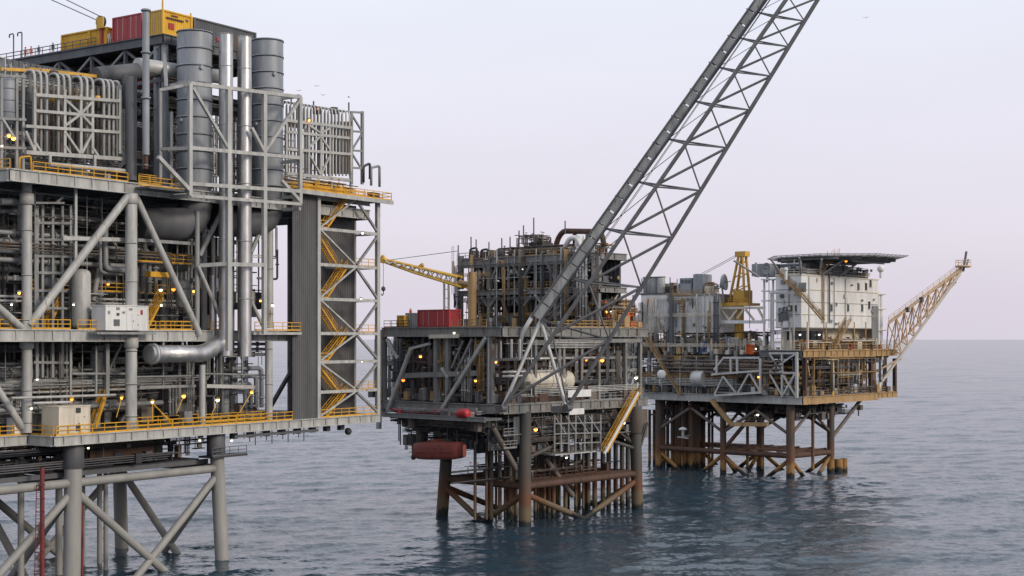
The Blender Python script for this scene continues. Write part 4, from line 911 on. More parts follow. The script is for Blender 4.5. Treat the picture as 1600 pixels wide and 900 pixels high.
# underside modules, hung stair and scaffold cage
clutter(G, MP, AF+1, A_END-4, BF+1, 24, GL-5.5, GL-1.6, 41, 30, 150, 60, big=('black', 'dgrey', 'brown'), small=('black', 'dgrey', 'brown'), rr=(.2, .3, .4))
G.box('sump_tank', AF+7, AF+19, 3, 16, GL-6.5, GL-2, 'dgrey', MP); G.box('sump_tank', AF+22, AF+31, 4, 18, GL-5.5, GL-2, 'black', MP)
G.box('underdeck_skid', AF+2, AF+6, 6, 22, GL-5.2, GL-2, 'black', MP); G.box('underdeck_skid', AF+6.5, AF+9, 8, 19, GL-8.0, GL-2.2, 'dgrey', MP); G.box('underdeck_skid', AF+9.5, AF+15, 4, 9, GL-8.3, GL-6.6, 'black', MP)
hz = G.pb(900, 707, BF).z
G.box('hung_walkway', aG(866, BF), aG(940, BF), BF-.2, 2.5, hz-.2, hz, 'lgrey', MP)
for x in (866, 876, 888, 899, 913, 924, 938): bm('hanger_post', x, 648, x, 706, 2.4, 'mgrey', b=BF-.1)
for y in (662, 678, 693): bm('scaffold_rail', 866, y, 938, y-2, 1.8, 'mgrey', b=BF-.15)
for i in range(4): bm('brace', 866+i*18, 650, 884+i*18, 678, 1.8, 'mgrey', b=BF-.15)
stair(G.pb(940, 706, BF-1), G.pb(992, 613, BF-1), MP, -G.B, 1.2, 'yellow'); bm('stair_soffit', 944, 709, 997, 613, 3, 'white', b=BF-2.3)
# jacket
def gleg(x, y0, x2, y2, wpx, m='legm', pl=('b', 0)):
    f = G.pb if pl[0] == 'b' else G.pa
    p = f(x, y0, pl[1]); q = f(x2, y2, pl[1]); d = (q-p).normalized()
    return p, q+d*3, tube('jacket_leg', p, q+d*3, rpx(wpx, q), m, MP, 18)
p2, q2, _ = gleg(820, 643, 820, 822, 20)
p3, q3, _ = gleg(992, 634, 996, 800, 18)
p1, q1, _ = gleg(697, 720, 690, 815, 19, pl=('a', 0))
a1, b1, _ = G.loc(q1); a3, b3, _ = G.loc(q3)
p4 = G.w(a3, b1, GL-1.5); q4 = G.w(a3, b1, -3); tube('jacket_leg', p4, q4, .95, 'legm', MP, 18)
p5 = G.w(a3*.5, b1*.5, GL-1.5); q5 = G.w(a3*.5, b1*.5, -3); tube('jacket_leg', p5, q5, 1.2, 'legm', MP, 18)
p6 = G.w(a3*.5, 0, GL-1.5); p1t = V((p1.x, p1.y, GL-1.5)); tube('jacket_leg', p1, p1t, 1.0, 'black', MP, 18)
tube('leg_cap', G.pb(992, 676, 0), G.pb(992, 634, 0), 1.25, 'legm', MP, 18)
ZB = 6.2
def atz(p, q, z): t = (z-p.z)/(q.z-p.z); return p+(q-p)*t
Ls = [(p1, q1), (p2, q2), (p3, q3), (p4, q4)]
for i in range(4):
    f, g = Ls[i], Ls[(i+1) % 4]
    tube('jacket_brace', atz(*f, ZB), atz(*g, ZB), .55, 'rust', MP, 14)
    for (s_, e_) in ((f, g), (g, f)):
        u = atz(*s_, ZB-1.2); d = atz(*e_, -6)-u; tube('jacket_brace', u, u+d*.75, .5, 'legm', MP, 12)
    for (s_, e_) in ((f, g), (g, f)):
        u = atz(*s_, GL-9); d = atz(*e_, GL-1.6)-u; tube('knee_brace', u, u+d*.45, .32, 'legm', MP, 12)
tube('jacket_brace', atz(p2, q2, ZB+.2), atz(p4, q4, ZB+.2), .5, 'rust', MP, 14); tube('jacket_brace', atz(p1, q1, ZB+.2), atz(p3, q3, ZB+.2), .5, 'rust', MP, 14)
u = atz(p2, q2, ZB+.6); tube('jacket_brace', G.pb(851, 715, 3), G.pb(895, 775, 3), .45, 'brown', MP, 12); tube('jacket_brace', G.pb(770, 668, 1), G.pb(808, 735, 1), .45, 'brown', MP, 12)
for k in range(7): b_ = 2.5+k*(b1-5)/6; beam('landing_beam', G.w(.5, b_, ZB+.2), G.w(a3-.5, b_, ZB+.2), .3, .5, 'rust', MP, 'ibeam')
G.box('landing_grating', a3*.1, a3*.8, 2.5, 4.5, ZB+.5, ZB+.6, 'rust', MP)
for k in range(34):      # the crowd of conductors inside the jacket
    a_ = a3*(.12+.76*((k*7) % 17)/17)+random.uniform(-.5, .5); b_ = b1*(.2+.65*((k*5) % 13)/13)+random.uniform(-.5, .5)
    tube('conductor', G.w(a_, b_, GL-2), G.w(a_, b_, -3), random.choice((.22, .3, .38)), 'legm', MP, 10)
for k in range(3): handrail(G.w(a3*(.15+.2*k), 3.2, ZB+.55), G.w(a3*(.33+.2*k), 3.2, ZB+.55), MP, 'rust')
for x in (742, 760, 768, 781, 797, 806): tube('conductor', G.pb(x, 690, 6), G.pb(x, 812, 6), .33 if x > 765 else .22, 'legm', MP, 10)
for x in (919, 929, 942, 951, 962, 972, 981): tube('conductor', G.pb(x, 680, 5), G.pb(x, 803, 5), .42, 'legm', MP, 10)
for x in (852, 862, 870, 905): tube('conductor', G.pb(x, 700, 12), G.pb(x, 800, 12), .3, 'legm', MP, 10)
for y in (728, 745): tb('cross_pipe', 705, y+10, 800, y, 3, 'black', b=5)
# loose fittings along the open faces
clutter(G, MP, AF-.2, AF+2, 1, B_END-1, GL+.2, GM-1.7, 61, 14, 130, 60, big=('lgrey', 'galv', 'dgrey', 'brown'), small=('galv', 'dgrey', 'brown', 'tan'), rr=(.1, .14, .2))
clutter(G, MP, AF, A_END-.5, BF-.1, 1.5, GL+.2, GM-1.7, 62, 14, 130, 60, big=('lgrey', 'galv', 'dgrey', 'brown'), small=('galv', 'dgrey', 'brown', 'rust'), rr=(.1, .14, .2))
clutter(G, MP, AM-1.5, AM+.6, BM0+.5, BM1+1, GM+.2, G3+1.2, 63, 12, 120, 36, big=('galv', 'dgrey', 'brown', 'tan'), small=('galv', 'dgrey', 'brown', 'tan'), rr=(.1, .14, .2))
clutter(G, MP, AM, A_END, BF, 10, GM+.1, GM+3.6, 64, 8, 90, 50, big=('tan', 'rust', 'galv'), small=('tan', 'orange', 'brown', 'galv'), rr=(.1, .16))
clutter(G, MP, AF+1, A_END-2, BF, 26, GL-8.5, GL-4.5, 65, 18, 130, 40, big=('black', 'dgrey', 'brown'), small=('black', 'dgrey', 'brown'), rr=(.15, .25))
clutter(G, MP, 2, a3, 1, b1, ZB+.6, ZB+2.2, 66, 6, 60, 24, big=('rust', 'brown'), small=('rust', 'brown', 'black'), rr=(.15, .2))
# hung equipment round the right leg and along the front, under the deck
G.box('hung_tank', aG(975, 1), aG(975, 1)+7, 1, 5, GL-7.2, GL-2.2, 'brown', MP); G.box('hung_tank', A_END-4, A_END+1, 3, 8, GL-6.2, GL-1.9, 'dgrey', MP)
for x0, y0, x1, y1 in ((965, 650, 990, 700), (1012, 660, 996, 715), (940, 652, 985, 690), (835, 655, 858, 700), (800, 700, 832, 655)): tb('knee_brace', x0, y0, x1, y1, 4, 'legm', b=.4)
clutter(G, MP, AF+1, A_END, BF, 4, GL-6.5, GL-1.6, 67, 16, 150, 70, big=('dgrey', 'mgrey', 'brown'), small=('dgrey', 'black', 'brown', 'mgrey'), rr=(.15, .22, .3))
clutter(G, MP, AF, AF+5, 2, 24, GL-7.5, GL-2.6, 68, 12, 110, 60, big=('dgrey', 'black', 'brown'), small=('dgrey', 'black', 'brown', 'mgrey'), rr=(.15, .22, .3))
for z_ in (GL-5, GL-7): G.box('hung_walkway', AF+1, aG(812, BF), 0, 1.3, z_-.12, z_, 'dgrey', MP); handrail(G.w(AF+1, 0, z_), G.w(aG(812, BF), 0, z_), MP, 'mgrey')
# lamps
for x, y, pl, m_ in ((816, 421, AM-.3, 'lampw'), (811, 491, AM-.3, 'lamp'), (743, 595, AF-.4, 'lamp'), (657, 557, AF-.5, 'lamp'), (775, 566, AF-.4, 'lamp'), (630, 594, AF-.4, 'lamp'), (710, 520, AF, 'lampw')): lamp(G.pa(x, y, pl), MP, None, m_, .28)
for x, y, b, m_ in ((948, 487, 2, 'lamp'), (956, 487, 2, 'lampw'), (916, 563, BF-.2, 'lamp'), (941, 563, BF-.2, 'lamp'), (994, 590, BF-.3, 'lampw'), (837, 671, BF, 'lamp'), (885, 715, BF-.3, 'lampw'), (975, 661, BF-.5, 'lampw'), (970, 614, BF-.4, 'redc')):
    lamp(G.pb(x, y, b), MP, None, m_, .3)
# --- separate things
t = thing('storage_tank', 'white horizontal pressure tank behind the lower end of the big lattice boom', 'tank', G.w(aG(850, 1), 1.2, GL))
p = G.pb(812, 594, 1.2); q = G.pb(891, 594, 1.2); vessel('shell', p, q, rpx(33, p), 'cream', t, 3, 3.2)
container(G, AF+1.5, bG(705, AF+2), GM+.05, 2.6, bG(657, AF+2)-bG(705, AF+2), 2.9, 'redc', 'dark red container on the middle platform below the yellow crane jib', None)
container(G, AF+1.5, bG(655, AF+2), GM+.05, 2.4, bG(638, AF+2)-bG(655, AF+2), 2.4, 'bgrey', 'small blue grey cabin directly left of the dark red container', None, 'cabin')
container(G, AF+.6, bG(641, AF+2), GM+.05, 1.2, 1.6, 2.0, 'crane', 'narrow yellow locker in front of the small blue grey cabin', None, 'locker')
for k, x in enumerate((622, 635)): person('person', ('person in orange coveralls behind the rail, left of the red container', 'person in orange coveralls standing just left of the blue grey cabin')[k], G.w(AF+3+k, bG(x, AF+3), GM+1.6 if k else GM), R(160), 'orange', 'white')
G.box('standing_platform', AF+2.6, AF+5.5, bG(640, AF+3), bG(628, AF+3), GM, GM+1.6, 'mgrey', MP)
# lifeboat
def lifeboat():
    x0, x1 = 646, 726; pl = AF-2.6
    p = G.pa(x0, 703, pl); q = G.pa(x1, 703, pl); d = q-p; Ln = d.length; u = d.normalized(); sd_ = V((u.y, -u.x, 0))
    t = thing('lifeboat', 'dark red enclosed lifeboat hanging below the skid deck', 'lifeboat', (p+q)/2-UP*1.6)
    mb = MB(); n = 13; prof = []
    for i in range(n):
        f = i/(n-1); k = (1-abs(2*f-1)**3.5); wd = 1.45*max(k, .12)**.6; top = .75+.55*k**.5; keel = -1.7+.45*(1-k)
        c = p+u*(Ln*f); ring = []
        for th in range(16):
            a_ = 2*math.pi*th/16; yy = math.cos(a_); zz = math.sin(a_)
            ring.append(c+sd_*(wd*abs(yy)**.45*(1 if yy > 0 else -1))+UP*((top if zz > 0 else -keel)*abs(zz)**.55*(1 if zz > 0 else -1)+.1))
        k0 = len(mb.v); mb.v += ring; prof.append(k0)
    for i in range(n-1):
        for th in range(16): mb.f.append((prof[i]+th, prof[i]+(th+1) % 16, prof[i+1]+(th+1) % 16, prof[i+1]+th)); mb.sm.append(True)
    mb.f.append(tuple(prof[0]+i for i in range(16))); mb.f.append(tuple(prof[-1]+i for i in range(15, -1, -1))); mb.sm += [False]*2
    o = mb.build('hull', 'boat', t)
    beam('rubbing_strake', p+u*.5+sd_*1.46-UP*.25, q-u*.5+sd_*1.46-UP*.25, .1, .14, 'boat', t)
    mb2 = MB(); mb2.obox((p+q)/2-u*1.2+UP*1.35, (p+q)/2+u*.4+UP*1.35, 1.3, .8); mb2.build('wheelhouse', 'boat', t)
    for f in (.3, .42, .55, .68): c = p+d*f+sd_*1.36+UP*.35; tube('porthole', c, c+sd_*.1, .16, 'glass', t, 10)
    c = p+d*.5+sd_*1.44-UP*.2; beam('side_hatch', c-u*.45+UP*.1, c+u*.45+UP*.1, .12, .8, 'boat', t); tube('propeller_guard', p-u*.15-UP*1.2, p+u*.15-UP*1.2, .45, 'dgrey', t, 14)
    for f in (.15, .85): c = p+d*f; tube('fall_wire', c+UP*1.0, c+UP*3.2, .08, 'black', t, 6)
    return t
lifeboat()
for f in (652, 720):
    p = G.pa(f, 668, AF-2.6); beam('davit_arm', p+UP*.3, p+G.A*3+UP*.3, .4, .5, 'black', MP); beam('davit_post', p+UP*.3, p+UP*2.4, .3, .3, 'black', MP)
# jib crane on the left
t = thing('jib_crane', 'pale yellow crane jib reaching left towards the near platform with hanging hook', 'crane', G.pa(712, 450, 18))
PL = 18
def cj(x, y, s=0): return G.pa(x, y, PL)+G.A*s
for s in (-.7, .7):
    tube('jib_chord', cj(600, 405, s*.4), cj(718, 433, s), .22, 'yelc', t, 8); tube('jib_chord', cj(600, 409, s*.4), cj(650, 426, s), .22, 'yelc', t, 8); tube('jib_chord', cj(650, 426, s), cj(725, 449, s), .22, 'yelc', t, 8)
    pts_t = [(606+i*14, 406.5+i*3.3) for i in range(9)]; pts_b = [(613+i*14, 413+i*4.4 if i < 3 else 426+(i-2.6)*4.3) for i in range(8)]
    for i in range(8):
        tube('jib_lacing', cj(*pts_t[i], s), cj(*pts_b[i], s), .13, 'cream', t, 6); tube('jib_lacing', cj(*pts_b[i], s), cj(*pts_t[i+1], s), .13, 'cream', t, 6)
tube('sheave', cj(599, 407, -.5), cj(599, 407, .5), .55, 'yelc', t, 14); beam('sheave_bracket', cj(597, 400), cj(603, 408), .5, .7, 'crane', t)
beam('lamp_bracket', cj(655, 418), cj(661, 413), .5, .6, 'crane', t); tube('stay_wire', cj(603, 407), cj(716, 392), .06, 'dgrey', t, 5)
tube('hoist_wire', cj(599, 409), cj(599, 447), .05, 'dgrey', t, 5); mb = MB(); c = cj(599, 447); mb.lathe(c-UP*1.0, UP, [(0, .15), (.25, .42), (.7, .42), (1.0, .1)], 10); mb.path([c-UP*1, c-UP*1.6, c-UP*1.9+G.B*.35, c-UP*1.5+G.B*.6], .1, 6); mb.build('hook_block', 'dgrey', t)
tube('slew_post', G.w(PL, bG(738, PL), GM), cj(738, 425), .8, 'tan', t, 14); tube('jib_heel', cj(718, 441), cj(738, 446), .5, 'tan', t, 10)
t = thing('boom_rest', 'pale slender twin-post crane boom rest above the dark red container', 'boom rest', G.w(PL, bG(697, PL), GM))
for x in (694, 701): tube('post', G.w(PL, bG(x, PL), GM), cj(x, 442), .22, 'cream', t, 8)
for y in (452, 466, 480): beam('rung', cj(694, y), cj(701, y), .15, .15, 'cream', t)
# the big lattice boom
t = thing('lattice_boom', 'huge dark steel lattice boom with service pipe leaning up to the top edge', 'boom', G.pb(835, 640, BF-1))
D0, D1 = 223.0, 214.0
def bp(px, py, off=0):
    """the boom leans a little towards the viewer as it rises; off = depth behind its front face"""
    f = (640-py)/640; d = D0+(D1-D0)*f+off*(1-.45*f); return V(((px-800)/F*d, d, HC+(HY-py)/F*d))
def lerp(a, b, t_): return (a[0]+(b[0]-a[0])*t_, a[1]+(b[1]-a[1])*t_)
Lc = ((785, 638), (1257, -42)); Rc = ((887, 637), (1308, -50)); Tc = ((832, 525), (1236, -40))
ynode = [636, 531, 449, 371, 298, 231, 172, 119, 73, 33, -4, -40]
def onl(c, y): return lerp(c[0], c[1], (y-c[0][1])/(c[1][1]-c[0][1]))
def chord(c, r, m='boom', off=0, y0=None, name='chord'): 
    a_, b_ = c; tube(name, bp(*a_, off), bp(*b_, off), r, m, t, 12)
chord(Lc, .32); chord(Rc, .32)
TOFF = 6.5      # the third chord carries pipe and walkway, behind the front face
Tc2 = ((845, 500), (1228, -45)); tube('chord', bp(*Tc2[0], TOFF), bp(*Tc2[1], TOFF), .30, 'boom', t, 12)
for i in range(len(ynode)-1):
    y0, y1 = ynode[i], ynode[i+1]; r = .255-.0105*i
    ryt, ryb = onl(Rc, y1), onl(Rc, y0)
    lyb = onl(Lc, y0-10); lyt = onl(Lc, y1-6*(1-i/12))
    tube('lacing', bp(*lyb), bp(*ryt), r, 'boom', t, 10)                  # long diagonal
    tube('lacing', bp(*lyt), bp(*ryb), r*.62, 'boom', t, 10)
    if i > 0:
        tq = onl(Tc2, min(y0-14, 500)); lq = onl(Lc, y0-6)
        tube('strut', bp(*tq, TOFF), bp(*lq), r*.75, 'boom', t, 10); tube('strut', bp(*tq, TOFF), bp(*onl(Rc, y0)), r*.72, 'boom', t, 10)
        tube('strut', bp(*lq), bp(*onl(Rc, y0)), r*.6, 'boom', t, 10)
        tube('lacing', bp(*tq, TOFF), bp(*onl(Lc, y1-4)), r*.3, 'mgrey', t, 8)
# foot of the third chord
tube('strut', bp(845, 500, TOFF), bp(787, 634), .30, 'galv', t, 10); tube('strut', bp(845, 502, TOFF), bp(884, 634), .30, 'galv', t, 10)
# service pipe, walkway plates along the top chord
P0, P1 = (838, 497), (1219, -45)
tube('service_pipe', bp(P0[0]-8, P0[1], TOFF+.6), bp(P1[0]-4, P1[1], TOFF+.6), .34, 'mgrey', t, 14)
tube('service_pipe', bp(P0[0]+9, P0[1]+2, TOFF+.3), bp(P1[0]+8, P1[1], TOFF+.6), .22, 'boom', t, 12)
pipe([bp(P0[0]-8, P0[1], TOFF-.4), bp(814, 525, TOFF-.4), bp(813, 555, TOFF-.2)], .35, 'galv', t, 'service_pipe', 10, 1.2)
NP = 26
for i in range(NP):
    f0 = (i+.04)/NP; f1 = (i+.96)/NP; a_ = lerp(P0, P1, f0); b_ = lerp(P0, P1, f1)
    p = bp(*a_, TOFF-.7); q = bp(*b_, TOFF-.7); x = (q-p).normalized(); y = V((0, 1, 0)); y = (y-x*y.dot(x)).normalized(); z = x.cross(y)
    wd = 1.5-.35*i/NP
    mw = Matrix.Translation((p+q)/2) @ Matrix((x, y, z)).transposed().to_4x4() @ Matrix.Diagonal(((q-p).length, .12, wd, 1)); put('box', 'walkway_panel', mw, 'lgrey', t)
for s in (-1, 1): tube('walkway_edge', bp(P0[0]+s*7.5, P0[1]+s*3.5, TOFF-.8), bp(P1[0]+s*5.2, P1[1]+s*3.5, TOFF-.8), .16, 'boom', t, 8)
for i in range(13):      # wires and conduit clipped to the walkway
    a_ = lerp(P0, P1, (i+.5)/13); tube('pipe_clip', bp(a_[0]-9, a_[1]-4, TOFF-.2), bp(a_[0]+9, a_[1]+4, TOFF-.2), .1, 'dgrey', t, 6)
for s, r_ in ((3, .06), (6, .045)): tube('hoist_rope', bp(P0[0]+12+s, P0[1]+8, TOFF-2), bp(P1[0]+9+s*.4, P1[1]+6, TOFF-2), r_, 'dgrey', t, 5)
for c in ((785, 638), (887, 637)):
    p = bp(*c); G_ = G.loc(p); tube('foot_hinge', p-G.A*.6, p+G.A*.6, .6, 'dgrey', t, 12); beam('foot_bracket', p-UP*.2, p+G.B*(3.0)-UP*.4, 1.0, 1.1, 'green', t)
# ------------------------------------------------------------------ the far platform with quarters
Q = Frame(62.6, 305.0, 42)
RP = thing('quarters_platform', 'far platform on rusty legs carrying white quarters, rightmost of the three', 'oil platform', (62.6, 305, 0))
tb, bm, ta = mk(Q, RP)
QL, QM = 17.6, 27.6
def aQ(px, b): return Q.loc(Q.pb(px, 500, b))[0]
def bQ(px, a): return Q.loc(Q.pa(px, 500, a))[1]
def qa(name, x1, y1, x2, y2, wpx, m='mgrey', a=0, a2=None):
    p = Q.pa(x1, y1, a); q = Q.pa(x2, y2, a if a2 is None else a2); t_ = 2*rpx(wpx, (p+q)/2); return beam(name, p, q, t_, t_, m, RP)
AE = aQ(1402, 0); BE = bQ(968, 0)
deck(Q, RP, 0, AE*.78, 0, BE, QL, 1.7, 'tan', fascia=('A', 'B'))
beam('edge_girder', Q.w(0, .3, QL-.85), Q.w(0, BE, QL-.85), .5, 1.7, 'lgrey', RP, 'ibeam'); beam('edge_girder', Q.w(0, 0, QL-.85), Q.w(AE*.78, 0, QL-.85), .5, 1.7, 'tan', RP, 'ibeam')  # sun-facing girder in tan: warm light put into its colour
deck(Q, RP, AE*.78+.3, AE, 0, 9, QL-.02, 1.3, 'tan')
BQ = bQ(1200, 0)
deck(Q, RP, 0, AE, 0, BQ+2, QM, 1.5, 'tan', fascia=('b', 'A', 'B')); beam('edge_girder', Q.w(0, .3, QM-.75), Q.w(0, BQ+2, QM-.75), .5, 1.5, 'dgrey', RP, 'ibeam')  # girders tan towards the sun, dark grey away: light put into the colour
deck(Q, RP, 6, AE-4, BQ+2.4, BE, QM-1, 1.2, 'mgrey', fascia=('a', 'B'))
# storey between: columns, dark back walls added for a dark interior, equipment
corrugated(Q, 'shade_wall', Q.w(9, BE-6, 0), Q.w(9, 6, 0), QL, QM-2.2, 'dgrey', RP, .9, .12, -Q.A)
corrugated(Q, 'shade_wall', Q.w(10, 10, 0), Q.w(AE*.75, 10, 0), QL, QM-2.2, 'black', RP, .9, .12)
for x in (985, 1015, 1040, 1072, 1112, 1150, 1195, 1245): qa('column', x, 548, x, 622, 4.5, 'green', a=.4)
for x in (1258, 1300, 1360, 1398): bm('column', x, 560, x, 618 if x < 1390 else 612, 5, 'rust' if x != 1300 else 'crane', b=.4)
clutter(Q, RP, .8, 8.5, 2, BE-1, QL+.3, QM-2.4, 51, 40, 160, 60, big=('green', 'brown', 'tan', 'galv', 'rust'), small=('dgrey', 'brown', 'rust', 'mgrey'), rr=(.16, .25, .35))
clutter(Q, RP, 2, AE-6, .8, 9.5, QL+.3, QM-1.8, 52, 26, 110, 40, big=('tan', 'brown', 'dgrey', 'rust'), small=('dgrey', 'brown', 'tan', 'black'), rr=(.16, .25, .35))
clutter(Q, RP, 4, 14, BQ+3, BE-2, QM-.8, QM+4, 53, 26, 100, 40, big=('tan', 'brown', 'galv', 'rust', 'bgrey'), small=('dgrey', 'brown', 'tan', 'cream'), rr=(.14, .2, .3))
clutter(Q, RP, 2, AE*.7, 2, BE-4, QL-4, QL-1.8, 54, 24, 110, 50, big=('black', 'dgrey', 'brown'), small=('black', 'dgrey', 'brown'), rr=(.2, .3))
clutter(Q, RP, -.8, 1.2, 1, BE-1, QL+.2, QM-1.4, 71, 16, 170, 80, big=('galv', 'dgrey', 'brown', 'tan'), small=('galv', 'dgrey', 'brown', 'tan'), rr=(.12, .18, .25))
clutter(Q, RP, 1, AE-4, -.3, 1.6, QL+.2, QM-1.6, 72, 10, 110, 50, big=('tan', 'dgrey', 'brown'), small=('tan', 'dgrey', 'brown', 'cream'), rr=(.12, .18, .25))
clutter(Q, RP, .5, 8, BQ+2, BE-1, QM-1, QM+2.6, 73, 12, 130, 70, big=('galv', 'tan', 'bgrey', 'rust'), small=('galv', 'tan', 'brown', 'cream'), rr=(.12, .18))
clutter(Q, RP, 1, AE*.7, 1, BE-3, QL-5.5, QL-1.7, 74, 16, 140, 60, big=('black', 'dgrey', 'brown'), small=('black', 'dgrey', 'brown'), rr=(.2, .3))
# white truss tower and link truss
for s in ((1202, 552, 1245, 552, 3), (1202, 582, 1245, 583, 3), (1245, 550, 1245, 622, 3.6), (1222, 552, 1222, 620, 3), (1203, 580, 1243, 553, 2.6), (1203, 553, 1243, 618, 2.6), (1222, 584, 1242, 616, 2.6), (1203, 584, 1222, 618, 2.6), (1243, 583, 1224, 616, 3)): qa('truss_member', *s, 'galv', a=-.6)
for s in ((1112, 585, 1190, 579, 3), (1117, 618, 1190, 613, 3.6), (1117, 616, 1130, 588, 2.6), (1130, 588, 1150, 614, 2.6), (1153, 614, 1170, 584, 2.6), (1172, 584, 1188, 612, 2.6), (1188, 560, 1188, 614, 3), (1116, 578, 1130, 560, 2.6), (1130, 559, 1186, 559, 3.2), (1142, 560, 1142, 584, 3), (1152, 561, 1152, 584, 3), (1120, 555, 1120, 585, 3)): qa('truss_member', *s, 'galv', a=-1.5)
Q.box('link_bridge_floor', -1.4, 0, bQ(1190, -1), bQ(1117, -1), QL+.4, QL+.6, 'mgrey', RP)
tube('cable_drum', Q.pa(1085, 592, -.5), Q.pa(1102, 592, -.5), rpx(26, Q.pa(1090, 592, 0)), 'galv', RP, 18)
p = Q.pa(1034, 585, -3); 
t = thing('satellite_dish', 'small white round dish at the end of the diagonal stair, low between the platforms', 'dish', p-UP*3)
mb = MB(); mb.lathe(p, V((-.25, -1, 0)), [(0, 1.0), (.35, 1.05), (.5, .7), (.6, .1)], 16); mb.build('reflector', 'white', t); tube('stalk', p-UP*4, p, .15, 'mgrey', t, 8)
stair(Q.pa(1062, 618, -1.5), Q.pa(1005, 524, -1.5), RP, Q.A, 1.2, 'tan')
# quarters building
B0, A0 = 1.2, 1.2
QT = 43.8; QS = 32.4
t = thing('quarters_building', 'white multi-storey quarters building under the helideck on the far platform', 'building', Q.w(10, 8, QM))
A1 = aQ(1372, B0); B1 = bQ(1212, A0)
BC = bQ(1284, A0)      # near corner: the right face starts here
Q.box('wall', A0, A1, B0+.0, B1, QS, QT, 'white', t)
Q.box('wall', A0+2.2, A1, B0+3.0, B1-.2, QM, QS-.02, 'cream', t)
Q.box('roof_edge', A0-.15, A1+.15, B0-.15, B1+.15, QT+.003, QT+.25, 'cream', t)
for z in (QS+.05, QS+5.6): Q.box('floor_band', A0-.06, A1+.06, B0-.06, B1+.06, z, z+.14, 'mgrey', t)
def wina(x, y, wpx, hpx, m='glass', nm='window'):
    c = Q.pa(x, y, A0); _, b, z = Q.loc(c); hw = wpx*c.y/F/2/.743; hh = hpx*c.y/F/2
    o = Q.box(nm, A0-.10, A0-.02, b-hw, b+hw, z-hh, z+hh, m, t)
    if nm == 'window':
        Q.box('frame', A0-.14, A0-.01, b-hw-.12, b+hw+.12, z+hh, z+hh+.12, 'cream', o); Q.box('sill', A0-.18, A0-.01, b-hw-.14, b+hw+.14, z-hh-.14, z-hh-.002, 'cream', o)
def winb(x, y, wpx, hpx, m='glass', nm='window'):
    c = Q.pb(x, y, B0); a, _, z = Q.loc(c); hw = wpx*c.y/F/2/.669; hh = hpx*c.y/F/2
    o = Q.box(nm, a-hw, a+hw, B0-.10, B0-.02, z-hh, z+hh, m, t)
    if nm == 'window':
        Q.box('frame', a-hw-.12, a+hw+.12, B0-.14, B0-.01, z+hh, z+hh+.12, 'cream', o); Q.box('sill', a-hw-.14, a+hw+.14, B0-.18, B0-.01, z-hh-.14, z-hh-.002, 'cream', o)
for x, y in ((1341, 448), (1353, 448), (1360, 443), (1299, 481), (1325, 481), (1347, 481), (1358, 477)): winb(x, y, 4, 11)
wina(1254, 449, 10, 15, 'mgrey', 'louvre'); wina(1238, 482, 12, 10); wina(1228, 490, 8, 22, 'dgrey', 'door'); wina(1220, 492, 6, 22, 'dgrey', 'door')
for x in (1286, 1296): 
    p = Q.pb(x, 505, B0-.35); q = Q.pb(x, 428, B0-.35); tube('downpipe', p, q, .18, 'dgrey' if x == 1296 else 'tan', t, 8)
Q.box('side_annex', A1+.3, A1+4.2, 3, 10, QM, QT-2.4, 'cream', t)
for k in range(3): tube('vent_duct', Q.w(A1+1+1.3*k, 2.4, QM), Q.w(A1+1+1.3*k, 2.4, QT-3.2), .5, 'white', t, 12)
for z in (32, 37, 40.5): Q.box('annex_ledge', A1+.1, A1+5, 1.6, 4, z, z+.2, 'cream', t)
corrugated(Q, 'louvre_wall', Q.w(A1-3.2, B0-.12, 0), Q.w(A1-.2, B0-.12, 0), QM+1, QT-6, 'mgrey', t, .5, .1)
# fittings on the walls: unit boxes, conduits, cable ladders
g_ = random.Random(5)
for k in range(26):
    z = g_.uniform(QS+.6, QT-1.2)
    if k % 2: a = g_.uniform(A0+1, A1-1); Q.box('wall_unit', a, a+g_.uniform(.3, .9), B0-.35, B0-.012, z, z+g_.uniform(.3, .9), g_.choice(('lgrey', 'mgrey', 'cream')), t)
    else: b = g_.uniform(B0+1, B1-1); Q.box('wall_unit', A0-.35, A0-.012, b, b+g_.uniform(.3, .9), z, z+g_.uniform(.3, .9), g_.choice(('lgrey', 'mgrey', 'dgrey')), t)
for a in (A0+3, A0+9.5, A0+14, A0+19): tube('conduit', Q.w(a, B0-.15, QS), Q.w(a, B0-.15, QT-.1), .08, 'mgrey', t, 6)
for b in (B0+3, B0+8, B0+13): tube('conduit', Q.w(A0-.15, b, QS), Q.w(A0-.15, b, QT-.1), .08, 'mgrey', t, 6)
for z in (QS+3, QS+8.4): tube('conduit', Q.w(A0+.3, B0-.14, z), Q.w(A1-.3, B0-.14, z), .07, 'cream', t, 6); tube('conduit', Q.w(A0-.14, B0+.3, z), Q.w(A0-.14, B1-.3, z), .07, 'mgrey', t, 6)
clutter(Q, t, A0+1, A1-1, B0+.5, B1-.5, QT+.3, QT+2.7, 75, 14, 90, 40, big=('dgrey', 'mgrey', 'bgrey'), small=('dgrey', 'mgrey', 'black', 'cream'), rr=(.14, .22))
clutter(Q, t, A0-.6, A1+2, B0-.6, B0+2.8, QM+.1, QM+2.4, 76, 6, 60, 40, big=('tan', 'cream', 'brown'), small=('tan', 'cream', 'dgrey', 'redc'), rr=(.08, .12))
